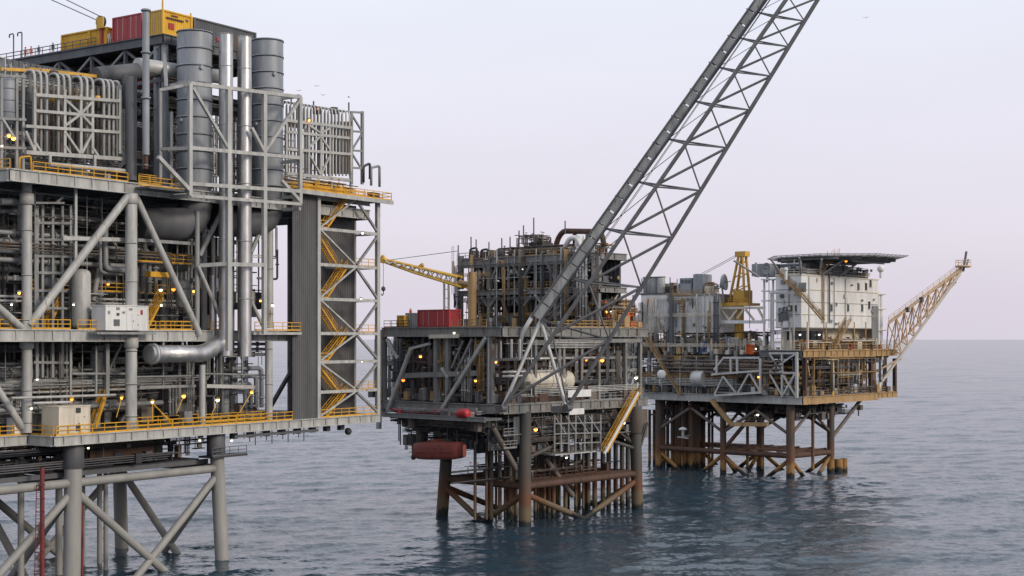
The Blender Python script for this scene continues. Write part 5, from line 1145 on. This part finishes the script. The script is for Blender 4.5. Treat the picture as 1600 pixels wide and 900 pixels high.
# ground storey, verandah
for x in (1222, 1235, 1262): qa('verandah_post', x, 503, x, 545, 2.5, 'cream', a=A0+.1)
for x in (1290, 1310, 1334, 1352, 1366): bm('verandah_post', x, 503, x, 540, 2.5, 'tan', b=B0+.1)
for x, m_ in ((1297, 'dgrey'), (1325, 'black'), (1336, 'dgrey'), (1357, 'brown'), (1345, 'tan')):
    c = Q.pb(x, 528, B0+2.9); a = Q.loc(c)[0]; Q.box('door', a-.7, a+.7, B0+2.85, B0+2.98, QM+.05, QM+2.9, m_, t)
Q.box('dark_glazing', A0+2.1, A0+2.18, BC+1, B1-1.5, QM+2.2, QS-.6, 'glass', t)
handrail(Q.w(.3, 1, QM), Q.w(.3, BQ, QM), RP, 'cream'); 
for k in range(4): handrail(Q.w(1+k*AE/4.2, .3, QM), Q.w(-.5+(k+1)*AE/4.2, .3, QM), RP, 'tan')
for k in range(5): handrail(Q.w(.6+k*AE*.155, .3, QL), Q.w(-.2+(k+1)*AE*.155, .3, QL), RP, 'brown')
for k in range(2): handrail(Q.w(AE*(.79+.1*k), .3, QL), Q.w(AE*(.88+.1*k), .3, QL), RP, 'tan')
for k in range(5): handrail(Q.w(.3, 2+k*8, QL), Q.w(.3, 9.6+k*8, QL), RP, 'brown')
# outer stairs
stair(Q.pa(1284, 500, A0-1.4), Q.pa(1248, 458, A0-1.4), t, Q.A, 1.2, 'tan'); stair(Q.pa(1247, 460, A0-1.4), Q.pa(1216, 428, A0-1.4), t, Q.A, 1.2, 'tan')
Q.box('stair_landing', A0-1.4, A0-.1, bQ(1250, A0-1), bQ(1243, A0-1), Q.pa(1247, 460, A0-1).z-.2, Q.pa(1247, 460, A0-1).z, 'tan', t)
stair(Q.pb(1308, 539, B0-1.4), Q.pb(1330, 500, B0-1.4), t, Q.B, 1.2, 'tan')
stair(Q.pb(1280, 429, B0-.2), Q.pb(1312, 396, B0-.2), t, Q.B, 1.2, 'tan')
Q.box('roof_house', A0+5, A0+13, 3, 9.5, QT+.26, QT+2.9, 'dgrey', t); Q.box('roof_house', A0+2, A0+9, 10.5, 15, QT+.26, QT+3.0, 'bgrey', t); Q.box('roof_house', A0+15, A0+22, 2, 8, QT+.26, QT+2.9, 'dgrey', t)
for k in range(4): handrail(Q.w(A0+k*6, B0, QT+.25), Q.w(A0+5.6+k*6, B0, QT+.25), t, 'mgrey')
handrail(Q.w(A0, B0+.3, QT+.25), Q.w(A0, B1, QT+.25), t, 'cream')
for x, y, r in ((1376, 420, .9), (1228, 421, .5)):
    p = Q.pb(x, y, 3); ball('radome', p, r, 'white', t); tube('radome_stalk', p-UP*2.2, p, .3, 'white', t, 8)
# helideck: an octagon on raking struts
HZ = 48.4; hc = Q.w(20.0, 3.2, 0); hr = 14.6
t = thing('helideck', 'flat octagonal helideck on struts above the white quarters', 'helideck', V((hc.x, hc.y, QT)))
mb = MB(); n = 8
for z, r in ((HZ-.3, hr*.98), (HZ-.26, hr), (HZ, hr), (HZ+.004, hr-.3)):
    for i in range(n): a = 2*math.pi*(i+.5)/n+R(42); mb.v.append(V((hc.x+r*math.cos(a), hc.y+r*math.sin(a), z)))
for j in range(3):
    for i in range(n): mb.f.append((j*n+i, j*n+(i+1) % n, (j+1)*n+(i+1) % n, (j+1)*n+i)); mb.sm.append(False)
mb.f.append(tuple(range(n-1, -1, -1))); mb.f.append(tuple(range(3*n, 4*n))); mb.sm += [False]*2
mb.build('landing_deck', 'lgrey', t)
for i in range(n):
    a = [2*math.pi*(i+k+.5)/n+R(42) for k in (0, 1)]; p, q = [V((hc.x+(hr+.1)*math.cos(x), hc.y+(hr+.1)*math.sin(x), HZ-.3)) for x in a]; p2_, q2_ = [V((hc.x+(hr+1.4)*math.cos(x), hc.y+(hr+1.4)*math.sin(x), HZ+.15)) for x in a]
    mb = MB(); mb.obox(p2_, q2_, .12, .12)
    for k in range(9): c0 = p+(q-p)*k/8; c1 = p2_+(q2_-p2_)*k/8; mb.tube(c0, c1, .06, 4)
    for k in range(1, 4): mb.obox(p+(p2_-p)*k/4, q+(q2_-q)*k/4, .05, .05)
    mb.build('safety_net', 'mgrey', t)
for k in range(-3, 4): 
    c = hc+Q.A*k*4+UP*(HZ-.62); h_ = math.sqrt(max(hr*hr-(k*4)**2, 1))*.86; beam('deck_girder', c-Q.B*h_, c+Q.B*h_, .35, .6, 'mgrey', t, 'ibeam')
for k in (-2, 0, 2): c = hc+Q.B*k*4+UP*(HZ-1.2); h_ = math.sqrt(hr*hr-(k*4)**2)*.6; beam('deck_girder', c-Q.A*h_, c+Q.A*h_, .35, .5, 'mgrey', t, 'ibeam')
for a_, b_, da, db in ((A0+.3, B0+.3, -4, -2), (A0+8, B0+.3, 2, -5), (A0+16, B0+.3, 3, -4), (A0+.3, 12, -4, 4), (A0+.3, 6, -5, 0), (A0+22, 5, 3, 0), (A0+8, B0+.3, -4, -3)): tube('strut', Q.w(a_, b_, QT), Q.w(a_+da, b_+db, HZ-1.0), .22, 'mgrey', t, 8)
for a_, b_ in ((A0+.6, B0+.6), (A0+.6, 13), (A0+10, B0+.6), (A0+20, B0+.6), (A0+10, 12)): tube('post', Q.w(a_, b_, QT), Q.w(a_, b_, HZ-1.4), .25, 'mgrey', t, 10)
c = Q.pb(1293, 389, 8); t2 = thing('beacon', 'small red beacon standing on the helideck', 'beacon', V((c.x, c.y, HZ))); mb = MB(); mb.lathe(V((c.x, c.y, HZ)), UP, [(0, .9), (.3, .9), (.5, .7), (1.0, .75), (1.2, .2)], 12); mb.build('drum', 'redc', t2); tube('rod', V((c.x, c.y, HZ+1.2)), V((c.x, c.y, HZ+2)), .06, 'dgrey', t2, 6)
# satellite dishes
def dish(px, py, pl, r, ax, label, m='bgrey', base=6):
    p = Q.pa(px, py, pl); t = thing('satellite_dish', label, 'dish', p-UP*base); mb = MB(); a = V(ax).normalized()
    mb.lathe(p-a*.3*r, a, [(0, .1), (.02, r*.5), (.2*r, r*.86), (.42*r, r), (.5*r, r*1.0), (.52*r, r*.94), (.3*r, r*.75), (.12*r, .1)], 20); mb.build('reflector', m, t)
    tube('stalk', p-UP*base, p-a*.3*r, .22, 'mgrey', t, 8); tube('feed_horn', p, p+a*r*.9, .1, 'dgrey', t, 6); beam('bracket', p-UP*1.2-a*.6, p-UP*.2-a*.5, .5, .4, 'dgrey', t)
dish(1198, 420, 3, 1.35, (-1, -.8, .15), 'dark grey satellite dish on the white ledge left of the helideck', 'mgrey', 3)
dish(1131, 441, 4, 1.9, (.9, -.45, .1), 'large dark satellite dish left of the yellow crane mast', 'bgrey', 4.5)
Q.box('dish_ledge', 1.2, 3.5, bQ(1212, 2), bQ(1192, 2), Q.pa(1200, 438, 3).z, Q.pa(1200, 436, 3).z, 'white', RP)
for x in (1194, 1208): qa('ledge_post', x, 437, x, 545, 2.6, 'white', a=2.4)
for y in (455, 470, 500): qa('ledge_rail', 1190, y, 1212, y, 2.4, 'white', a=2.3)
for s in ((1240, 458, 1240, 545, 2.4), (1205, 458, 1205, 545, 2.4), (1203, 458, 1242, 458, 2.4), (1203, 517, 1235, 516, 2.4)): qa('scaffold', *s, 'lgrey', a=-.3)
# yellow pedestal crane
PA = 7.0
t = thing('pedestal_crane', 'yellow pedestal crane with tall A-frame mast left of the quarters', 'crane', Q.pa(1155, 556, PA))
def qc(x, y, s=0): return Q.pa(x, y, PA)+Q.A*s
tube('pedestal', qc(1155, 556), qc(1155, 478), rpx(15, qc(1155, 500)), 'crane', t, 18)
Q.box('slew_platform', PA-2.6, PA+2.6, bQ(1178, PA), bQ(1126, PA), qc(1155, 478).z, qc(1155, 474).z, 'crane', t)
Q.box('machinery_house', PA-1.8, PA+1.8, bQ(1169, PA), bQ(1152, PA), qc(1155, 474).z+.01, qc(1155, 454).z, 'crane', t)
Q.box('winch_guard', PA-1.9, PA+1.2, bQ(1146, PA), bQ(1134, PA), qc(1155, 474).z+.01, qc(1155, 462).z, 'dgrey', t)
for s in (-1.3, 1.3):
    for x1, x2 in ((1144, 1157), (1168, 1163)): tube('mast_leg', qc(x1, 474, s), qc(x2, 397, s*.5), .32, 'crane', t, 8)
    for y, xa, xb in ((455, 1147, 1167), (435, 1150, 1166), (415, 1154, 1164)): tube('mast_lacing', qc(xa, y, s*.8), qc(xb, y-10, s*.8), .14, 'crane', t, 6)
Q.box('mast_head', PA-1.0, PA+1.0, bQ(1168, PA), bQ(1152, PA), qc(1160, 401).z, qc(1160, 393).z, 'crane', t)
for s in (-.6, .6): tube('stay_wire', qc(1152, 399, s), qc(1098, 428, s), .07, 'mgrey', t, 5)
handrail(qc(1128, 474, -2.4), qc(1177, 474, -2.4), t, 'crane')
for x1, y1, x2, y2 in ((1126, 481, 1140, 500), (1152, 498, 1162, 484), (1140, 500, 1152, 484), (1184, 481, 1195, 502), (1165, 484, 1178, 500)): qa('truss_member', x1, y1, x2, y2, 3, 'cream', a=PA-3)
qa('truss_member', 1124, 481, 1195, 481, 4, 'cream', a=PA-3); qa('truss_member', 1124, 503, 1195, 503, 5, 'white', a=PA-3)
# white plant building with coolers on its roof
t = thing('plant_building', 'white windowless plant building left of the yellow crane', 'building', Q.pa(1088, 520, 3))
bz0, bz1 = Q.pa(1088, 520, 3).z, Q.pa(1088, 462, 3).z
bl, br, bk = bQ(1052, 3), bQ(1122, 3), 12
Q.box('wall', 3, bk, br, bl, bz0+1.4, bz1, 'white', t); Q.box('plinth', 3.1, bk-.1, br+.1, bl-.1, bz0, bz0+1.38, 'white', t)
for i in range(9): b = br+(bl-br)*(i+.5)/9; Q.box('wall_rib', 2.92, 2.995, b-.06, b+.06, bz0+1.5, bz1-.1, 'white', t)
Q.box('roof', 2.8, bk+.2, br-.2, bl+.2, bz1+.003, bz1+.3, 'mgrey', t); handrail(Q.w(3, br, bz1+.3), Q.w(3, bl, bz1+.3), t, 'tan')
for x0, x1, m_ in ((1062, 1080, 'bgrey'), (1083, 1097, 'bgrey')): Q.box('cooler_unit', 4, 8, bQ(x1, 4), bQ(x0, 4), bz1+.31, bz1+(4.2 if x0 < 1080 else 5.0), m_, t)
for x in (1066, 1072, 1077): p = Q.pa(x, 440, 3.98); tube('cooler_fan', p, p+Q.A*.15, .5, 'dgrey', t, 12)
Q.box('roof_house', 4, 7, bQ(1108, 4), bQ(1101, 4), bz1+.31, bz1+2.2, 'cream', t); tube('exhaust', Q.pa(1090, 436, 5), Q.pa(1090, 428, 5), .6, 'bgrey', t, 12)
t = thing('filter_building', 'pale grey filter building with round drum coolers, behind the big boom', 'building', Q.pa(1025, 520, 3))
Q.box('wall', 3.5, 11, bQ(1044, 3), bQ(1000, 3), bz0, bz1+.5, 'white', t)
for i in range(6): b = bQ(1044, 3)+(i+.5)*1.15; Q.box('wall_rib', 3.4, 3.495, b-.08, b+.08, bz0+.3, bz1+.2, 'white', t)
Q.box('roof', 3.3, 11.2, bQ(1046, 3), bQ(998, 3), bz1+.503, bz1+.9, 'dgrey', t)
for x0, r, m_ in ((1021, 1.5, 'mgrey'), (1033, 1.0, 'lgrey'), (1010, .8, 'mgrey')):
    p = Q.pa(x0, 455, 5); o = tube('drum_cooler', V((p.x, p.y, bz1+.9)), V((p.x, p.y, bz1+4.6)), r, m_, t, 16); tube('drum_lid', V((p.x, p.y, bz1+4.6)), V((p.x, p.y, bz1+4.8)), r*1.08, 'dgrey', o, 16)
for x in (1003, 1047): p = Q.pa(x, 455, 4); tube('roof_mast', V((p.x, p.y, bz1+.9)), V((p.x, p.y, bz1+4.5)), .12, 'dgrey', t, 6)
clutter(Q, RP, 1.2, 2.8, bQ(1124, 2), bQ(985, 2), QM-.6, bz1+.5, 81, 14, 130, 46, big=('white', 'galv', 'tan', 'dgrey'), small=('galv', 'dgrey', 'cream', 'tan'), rr=(.12, .18, .26))
clutter(Q, RP, 4, 10, bQ(1110, 4), bQ(1000, 4), bz1+.95, bz1+3.2, 82, 10, 90, 40, big=('galv', 'bgrey', 'tan'), small=('galv', 'dgrey', 'tan', 'brown'), rr=(.12, .2))
for x, y0, y1 in ((1058, 462, 436), (1100, 462, 440), (1116, 462, 444), (1030, 455, 432)): tube('mast', Q.pa(x, y0, 5), Q.pa(x, y1, 5), .12, 'mgrey', RP, 6)
Q.box('bridge_module', 2, 8, bQ(1003, 2), bQ(968, 2), QM-.9, QM+5.5, 'green', RP)
for x in (975, 985, 997): qa('bridge_post', x, 492, x, 545, 3, 'lgrey', a=1.8)
beam('link_bridge_beam', G.w(A_END-2, 8, GL+.3), Q.w(6, BE-2, QL+1.2), 1.2, 1.2, 'mgrey', RP); beam('link_bridge_beam', G.w(A_END-2, 12, GL+.3), Q.w(9, BE-2, QL+1.2), 1.2, 1.2, 'mgrey', RP); beam('link_bridge_beam', G.w(A_END-2, 8, GL+4.3), Q.w(6, BE-2, QL+5.2), .6, .6, 'lgrey', RP)
for k in range(6):
    f = k/6; f2 = (k+1)/6; a_ = G.w(A_END-2, 8, GL+.3).lerp(Q.w(6, BE-2, QL+1.2), f); b_ = G.w(A_END-2, 8, GL+4.3).lerp(Q.w(6, BE-2, QL+5.2), f2); beam('link_bridge_lacing', a_, b_, .3, .3, 'lgrey', RP)
tube('vent_pipe', Q.pa(1049, 560, 1.5), Q.pa(1049, 458, 1.5), rpx(7, Q.pa(1049, 500, 1)), 'dgrey', RP, 12)
container(Q, 2, bQ(1109, 2), QM-1+.05, 2.5, bQ(1092, 2)-bQ(1109, 2), 2.6, 'bluec', 'dark blue container below the white plant building')
container(Q, 2, bQ(1122, 2), QM-1+.05, 2.0, bQ(1111, 2)-bQ(1122, 2), 3.0, 'crane', 'yellow upright box beside the dark blue container')
container(Q, 3, bQ(1177, 3), QM-1+.05, 2.4, bQ(1167, 3)-bQ(1177, 3), 2.2, 'orange', 'small orange red box at the foot of the yellow crane pedestal')
t = container(Q, 1, bQ(1064, 0), QL+6, 1.6, bQ(1050, 0)-bQ(1064, 0), 2.4, 'crane', 'small yellow box hung on the far platform near the white dish')
# right-hand flare boom, the sun's warmth put into its colours
t = thing('flare_boom', 'sunlit orange lattice flare boom rising at the far right', 'flare boom', Q.w(AE-3, 2, QM))
def fb(x, y, off=0): f = (600-y)/200; d = 332+4*f+off*(1-.6*f); return V(((x-800)/F*d, d, HC+(HY-y)/F*d))
K0, K1 = (1378, 596), (1500, 428); U0, U1 = (1388, 506), (1503, 420); W0, W1 = (1384, 560), (1494, 440)
tube('chord', fb(*K0), fb(*K1), .34, 'cream', t, 10); tube('chord', fb(*U0), fb(*U1), .26, 'peach', t, 10); tube('chord', fb(*W0, 6), fb(*W1, 6), .24, 'peach', t, 10); tube('chord', fb(1392, 500, 6), fb(1503, 424, 6), .2, 'peach', t, 10)  # lower chord in cream: its sunlit brightness is put into the colour
for i in range(9):
    f0, f1 = i/9, (i+1)/9
    ku, kv = lerp(lerp(K0, K1, .25), K1, f0), lerp(lerp(K0, K1, .25), K1, f1); uu, uv = lerp(U0, U1, f0), lerp(U0, U1, f1); wu, wv = lerp(W0, W1, f0), lerp(W0, W1, f1)
    tube('lacing', fb(*ku), fb(*uv), .17, 'peach', t, 6); tube('lacing', fb(*uu), fb(*ku), .15, 'peach', t, 6); tube('lacing', fb(*wu, 6), fb(*uv), .15, 'peach', t, 6); tube('lacing', fb(*ku), fb(*wv, 6), .15, 'cream', t, 6); tube('lacing', fb(*uu), fb(*wu, 6), .14, 'peach', t, 6)
for i in range(12): p = fb(*lerp(U0, U1, (i+.1)/12), 1.5); q = fb(*lerp(U0, U1, (i+.9)/12), 1.5); beam('walkway_panel', p+UP*.4, q+UP*.4, 1.0, .12, 'peach', t); 
handrail(fb(*U0)+UP*.5, fb(*U1)+UP*.5, t, 'peach')
for x, y in ((1440, 472), (1418, 488)): p = fb(x, y); beam('junction_box', p, p+UP*1.2, .8, .8, 'brown', t)
tip = fb(1505, 416); mb = MB(); mb.lathe(tip-UP*.3, UP, [(0, 1.6), (.2, 1.9), (.5, 1.9), (.6, .3)], 12); mb.build('tip_platform', 'peach', t)
tube('burner', tip-UP*1.2, fb(1510, 393), .28, 'dgrey', t, 10); tube('burner', tip+V((.8, 0, 0)), fb(1513, 405), .2, 'dgrey', t, 8)
mb = MB()
for k in range(10):
    a = 2*math.pi*k/10; a2 = 2*math.pi*(k+1)/10; p = tip+V((1.8*math.cos(a), 1.8*math.sin(a), .3)); q = tip+V((1.8*math.cos(a2), 1.8*math.sin(a2), .3)); mb.tube(p, p+UP*1.1, .06, 4); mb.obox(p+UP*1.1, q+UP*1.1, .09, .09); mb.obox(p+UP*.6, q+UP*.6, .07, .07)
mb.build('tip_rail', 'peach', t)
tube('boom_stay', fb(1330, 600), fb(1408, 560), .25, 'peach', t, 8)
# jacket of the far platform
def qleg(px, py, wpx, plane, v):
    q = (Q.pa if plane == 'a' else Q.pb)(px, py, v); a, b, _ = Q.loc(q); p = Q.w(a, b, QL-1.7); tube('jacket_leg', p, Q.w(a, b, -3), rpx(wpx, q), 'legr', RP, 18); return a, b
l1 = qleg(1235, 742, 13.5, 'a', 1.5); l2 = qleg(1298, 735, 11.5, 'b', 3); l3 = qleg(1130, 740, 10, 'a', 1.5); l4 = qleg(1030, 735, 10, 'a', 1.5)
B_ = [(l1, l3), (l3, l4), (l1, l2)]
bk_ = [(l2[0], l3[1]), (l2[0], l4[1])]
for a, b in bk_: tube('jacket_leg', Q.w(a, b, QL-1.7), Q.w(a, b, -3), .9, 'legr', RP, 14)
B_ += [(l2, bk_[0]), (bk_[0], bk_[1]), (l3, bk_[0]), (l4, bk_[1])]
for f, g in B_:
    tube('jacket_brace', Q.w(*f, 4.6), Q.w(*g, 4.6), .6, 'rust', RP, 14)
    for s_, e_ in ((f, g), (g, f)):
        u = Q.w(*s_, 3.9); d = Q.w(*e_, -9)-u; tube('jacket_brace', u, u+d*.42, .45, 'legr', RP, 10)
        u = Q.w(*s_, 9); d = Q.w(*e_, QL+2)-u; L_ = d.length; tube('knee_brace', u, u+d.normalized()*min(10, L_*.5), .34, 'brown', RP, 10)
tube('knee_brace', Q.w(*l2, 7.5), Q.w(l2[0]+14, l2[1], QL-1.6), .42, 'brown', RP, 10)
tube('jacket_brace', Q.w(*l3, 5), Q.w((l1[0]+l3[0])/2+1, (l1[1]*.55+l3[1]*.45), QL-1.8), .45, 'rust', RP, 10)
for x in (1051, 1058, 1071, 1078, 1090, 1062, 1085): tube('conductor', Q.pa(x, 632, 6), Q.pa(x, 738, 6), .5, 'legr', RP, 10)
for x in (1015, 1022, 1100, 1108, 1168, 1190, 1270): tube('conductor', Q.pa(x, 640, 9), Q.pa(x, 733, 9), .35, 'legr', RP, 10)
tube('boat_fender', Q.w(l2[0]+3.5, l2[1], 2.8), Q.w(l2[0]+3.5, l2[1], -2), 1.0, 'legr', RP, 14); tube('boat_fender', Q.w(l2[0]+6, l2[1], 2.8), Q.w(l2[0]+6, l2[1], -2), .8, 'legr', RP, 14)
for k in range(6): b_ = l1[1]+(l3[1]-l1[1])*k/5; beam('landing_beam', Q.w(1.5, b_, 5.3), Q.w(l2[0], b_, 5.3), .3, .5, 'rust', RP, 'ibeam')
for k in range(13):
    a_ = 3+(l2[0]-4)*((k*7) % 11)/11+random.uniform(-.5, .5); b_ = bQ(1092, 6)+(BE-bQ(1092, 6)-6)*((k*5) % 13)/13+random.uniform(-.5, .5)
    tube('conductor', Q.w(a_, b_, QL-2), Q.w(a_, b_, -3), random.choice((.3, .4, .5)), 'legr', RP, 10)
for k in range(4): handrail(Q.w(1.6, 5+k*5, 5.5), Q.w(1.6, 9.6+k*5, 5.5), RP, 'rust', t=.1)
for f in ((1112, 625, 1142, 662), (1142, 663, 1200, 663)): qa('hung_walkway', *f, 6, 'tan', a=-.8)
handrail(Q.pa(1142, 661, -1), Q.pa(1200, 661, -1), RP, 'brown')
c = Q.pa(1067, 672, -2); t = thing('light_buoy', 'small white mushroom lamp on a bracket under the far platform', 'lamp', c-UP*1.5); mb = MB(); mb.lathe(c, UP, [(0, .9), (.25, .95), (.6, .5), (.7, .1)], 14); mb.build('cap', 'white', t); tube('stalk', c-UP*1.8, c, .3, 'lgrey', t, 8); beam('bracket', c-UP*1.8-Q.B*1.5, c-UP*1.6+Q.B*1.5, .25, .25, 'lgrey', t)
beam('bracket_arm', c-UP*1.75+Q.B*1.4, c-UP*1.5+Q.B*1.4+Q.A*5, .3, .3, 'mgrey', RP)
for x, y, pl, m_ in ((1185, 589, -1.8, 'lamp'), (1250, 523, 0, 'lampw'), (1280, 523, 0, 'lampw'), (1181, 545, 1, 'lampw'), (1012, 467, 3, 'lamp'), (1184, 648, -.4, 'lampw'), (994, 590, 0, 'lampw')): lamp(Q.pa(x, y, pl), RP, None, m_, .27)
lamp(Q.pb(1322, 408, -.5), RP, None, 'lamp', .35)
# gulls over the platforms
def gull(p, s, yaw, label):
    t = thing('gull', label, 'bird', p, 'gulls in flight'); rot = Matrix.Rotation(yaw, 3, 'Z')
    def w_(x, y, z): return p+rot @ V((x*s, y*s, z*s))
    mb = MB(); mb.lathe(w_(0, -.28, 0), rot @ V((0, 1, .05)), [(0, .01), (.06*s, .05*s), (.22*s, .085*s), (.4*s, .06*s), (.48*s, .055*s), (.56*s, .01*s)], 8); mb.build('body', 'gullm', t)
    for sd_ in (-1, 1):
        m2 = MB(); pr = [(.05, .12, .03), (.35, .14, .18), (.75, .0, .12), (.35, -.06, .16), (.05, -.1, .02)]; k = 0
        for dz in (0, .025):
            for x, y, z in pr: m2.v.append(w_(sd_*x, y, z+dz))
        m2.f += [(0, 1, 3, 4), (1, 2, 3), (5, 9, 8, 6), (6, 8, 7)]+[(i, (i+1) % 5, 5+(i+1) % 5, 5+i) for i in range(5)]; m2.sm += [False]*9
        m2.build('wing', 'gullm', t)
for x, y, d, s, l in ((1353, 28, 170, .6, 'lone gull high in the sky right of the big boom'), (467, 142, 185, .55, 'leftmost gull of those above the right tube bank'), (495, 135, 186, .55, 'highest gull of those above the right tube bank'), (505, 149, 188, .55, 'lowest gull of those above the right tube bank'), (545, 152, 190, .55, 'rightmost gull of those above the right tube bank'), (659, 437, 215, .55, 'single gull below the yellow crane jib')):
    f = d; gull(V(((x-800)/F*f, f, HC+(HY-y)/F*f)), s, R(60+x), l)
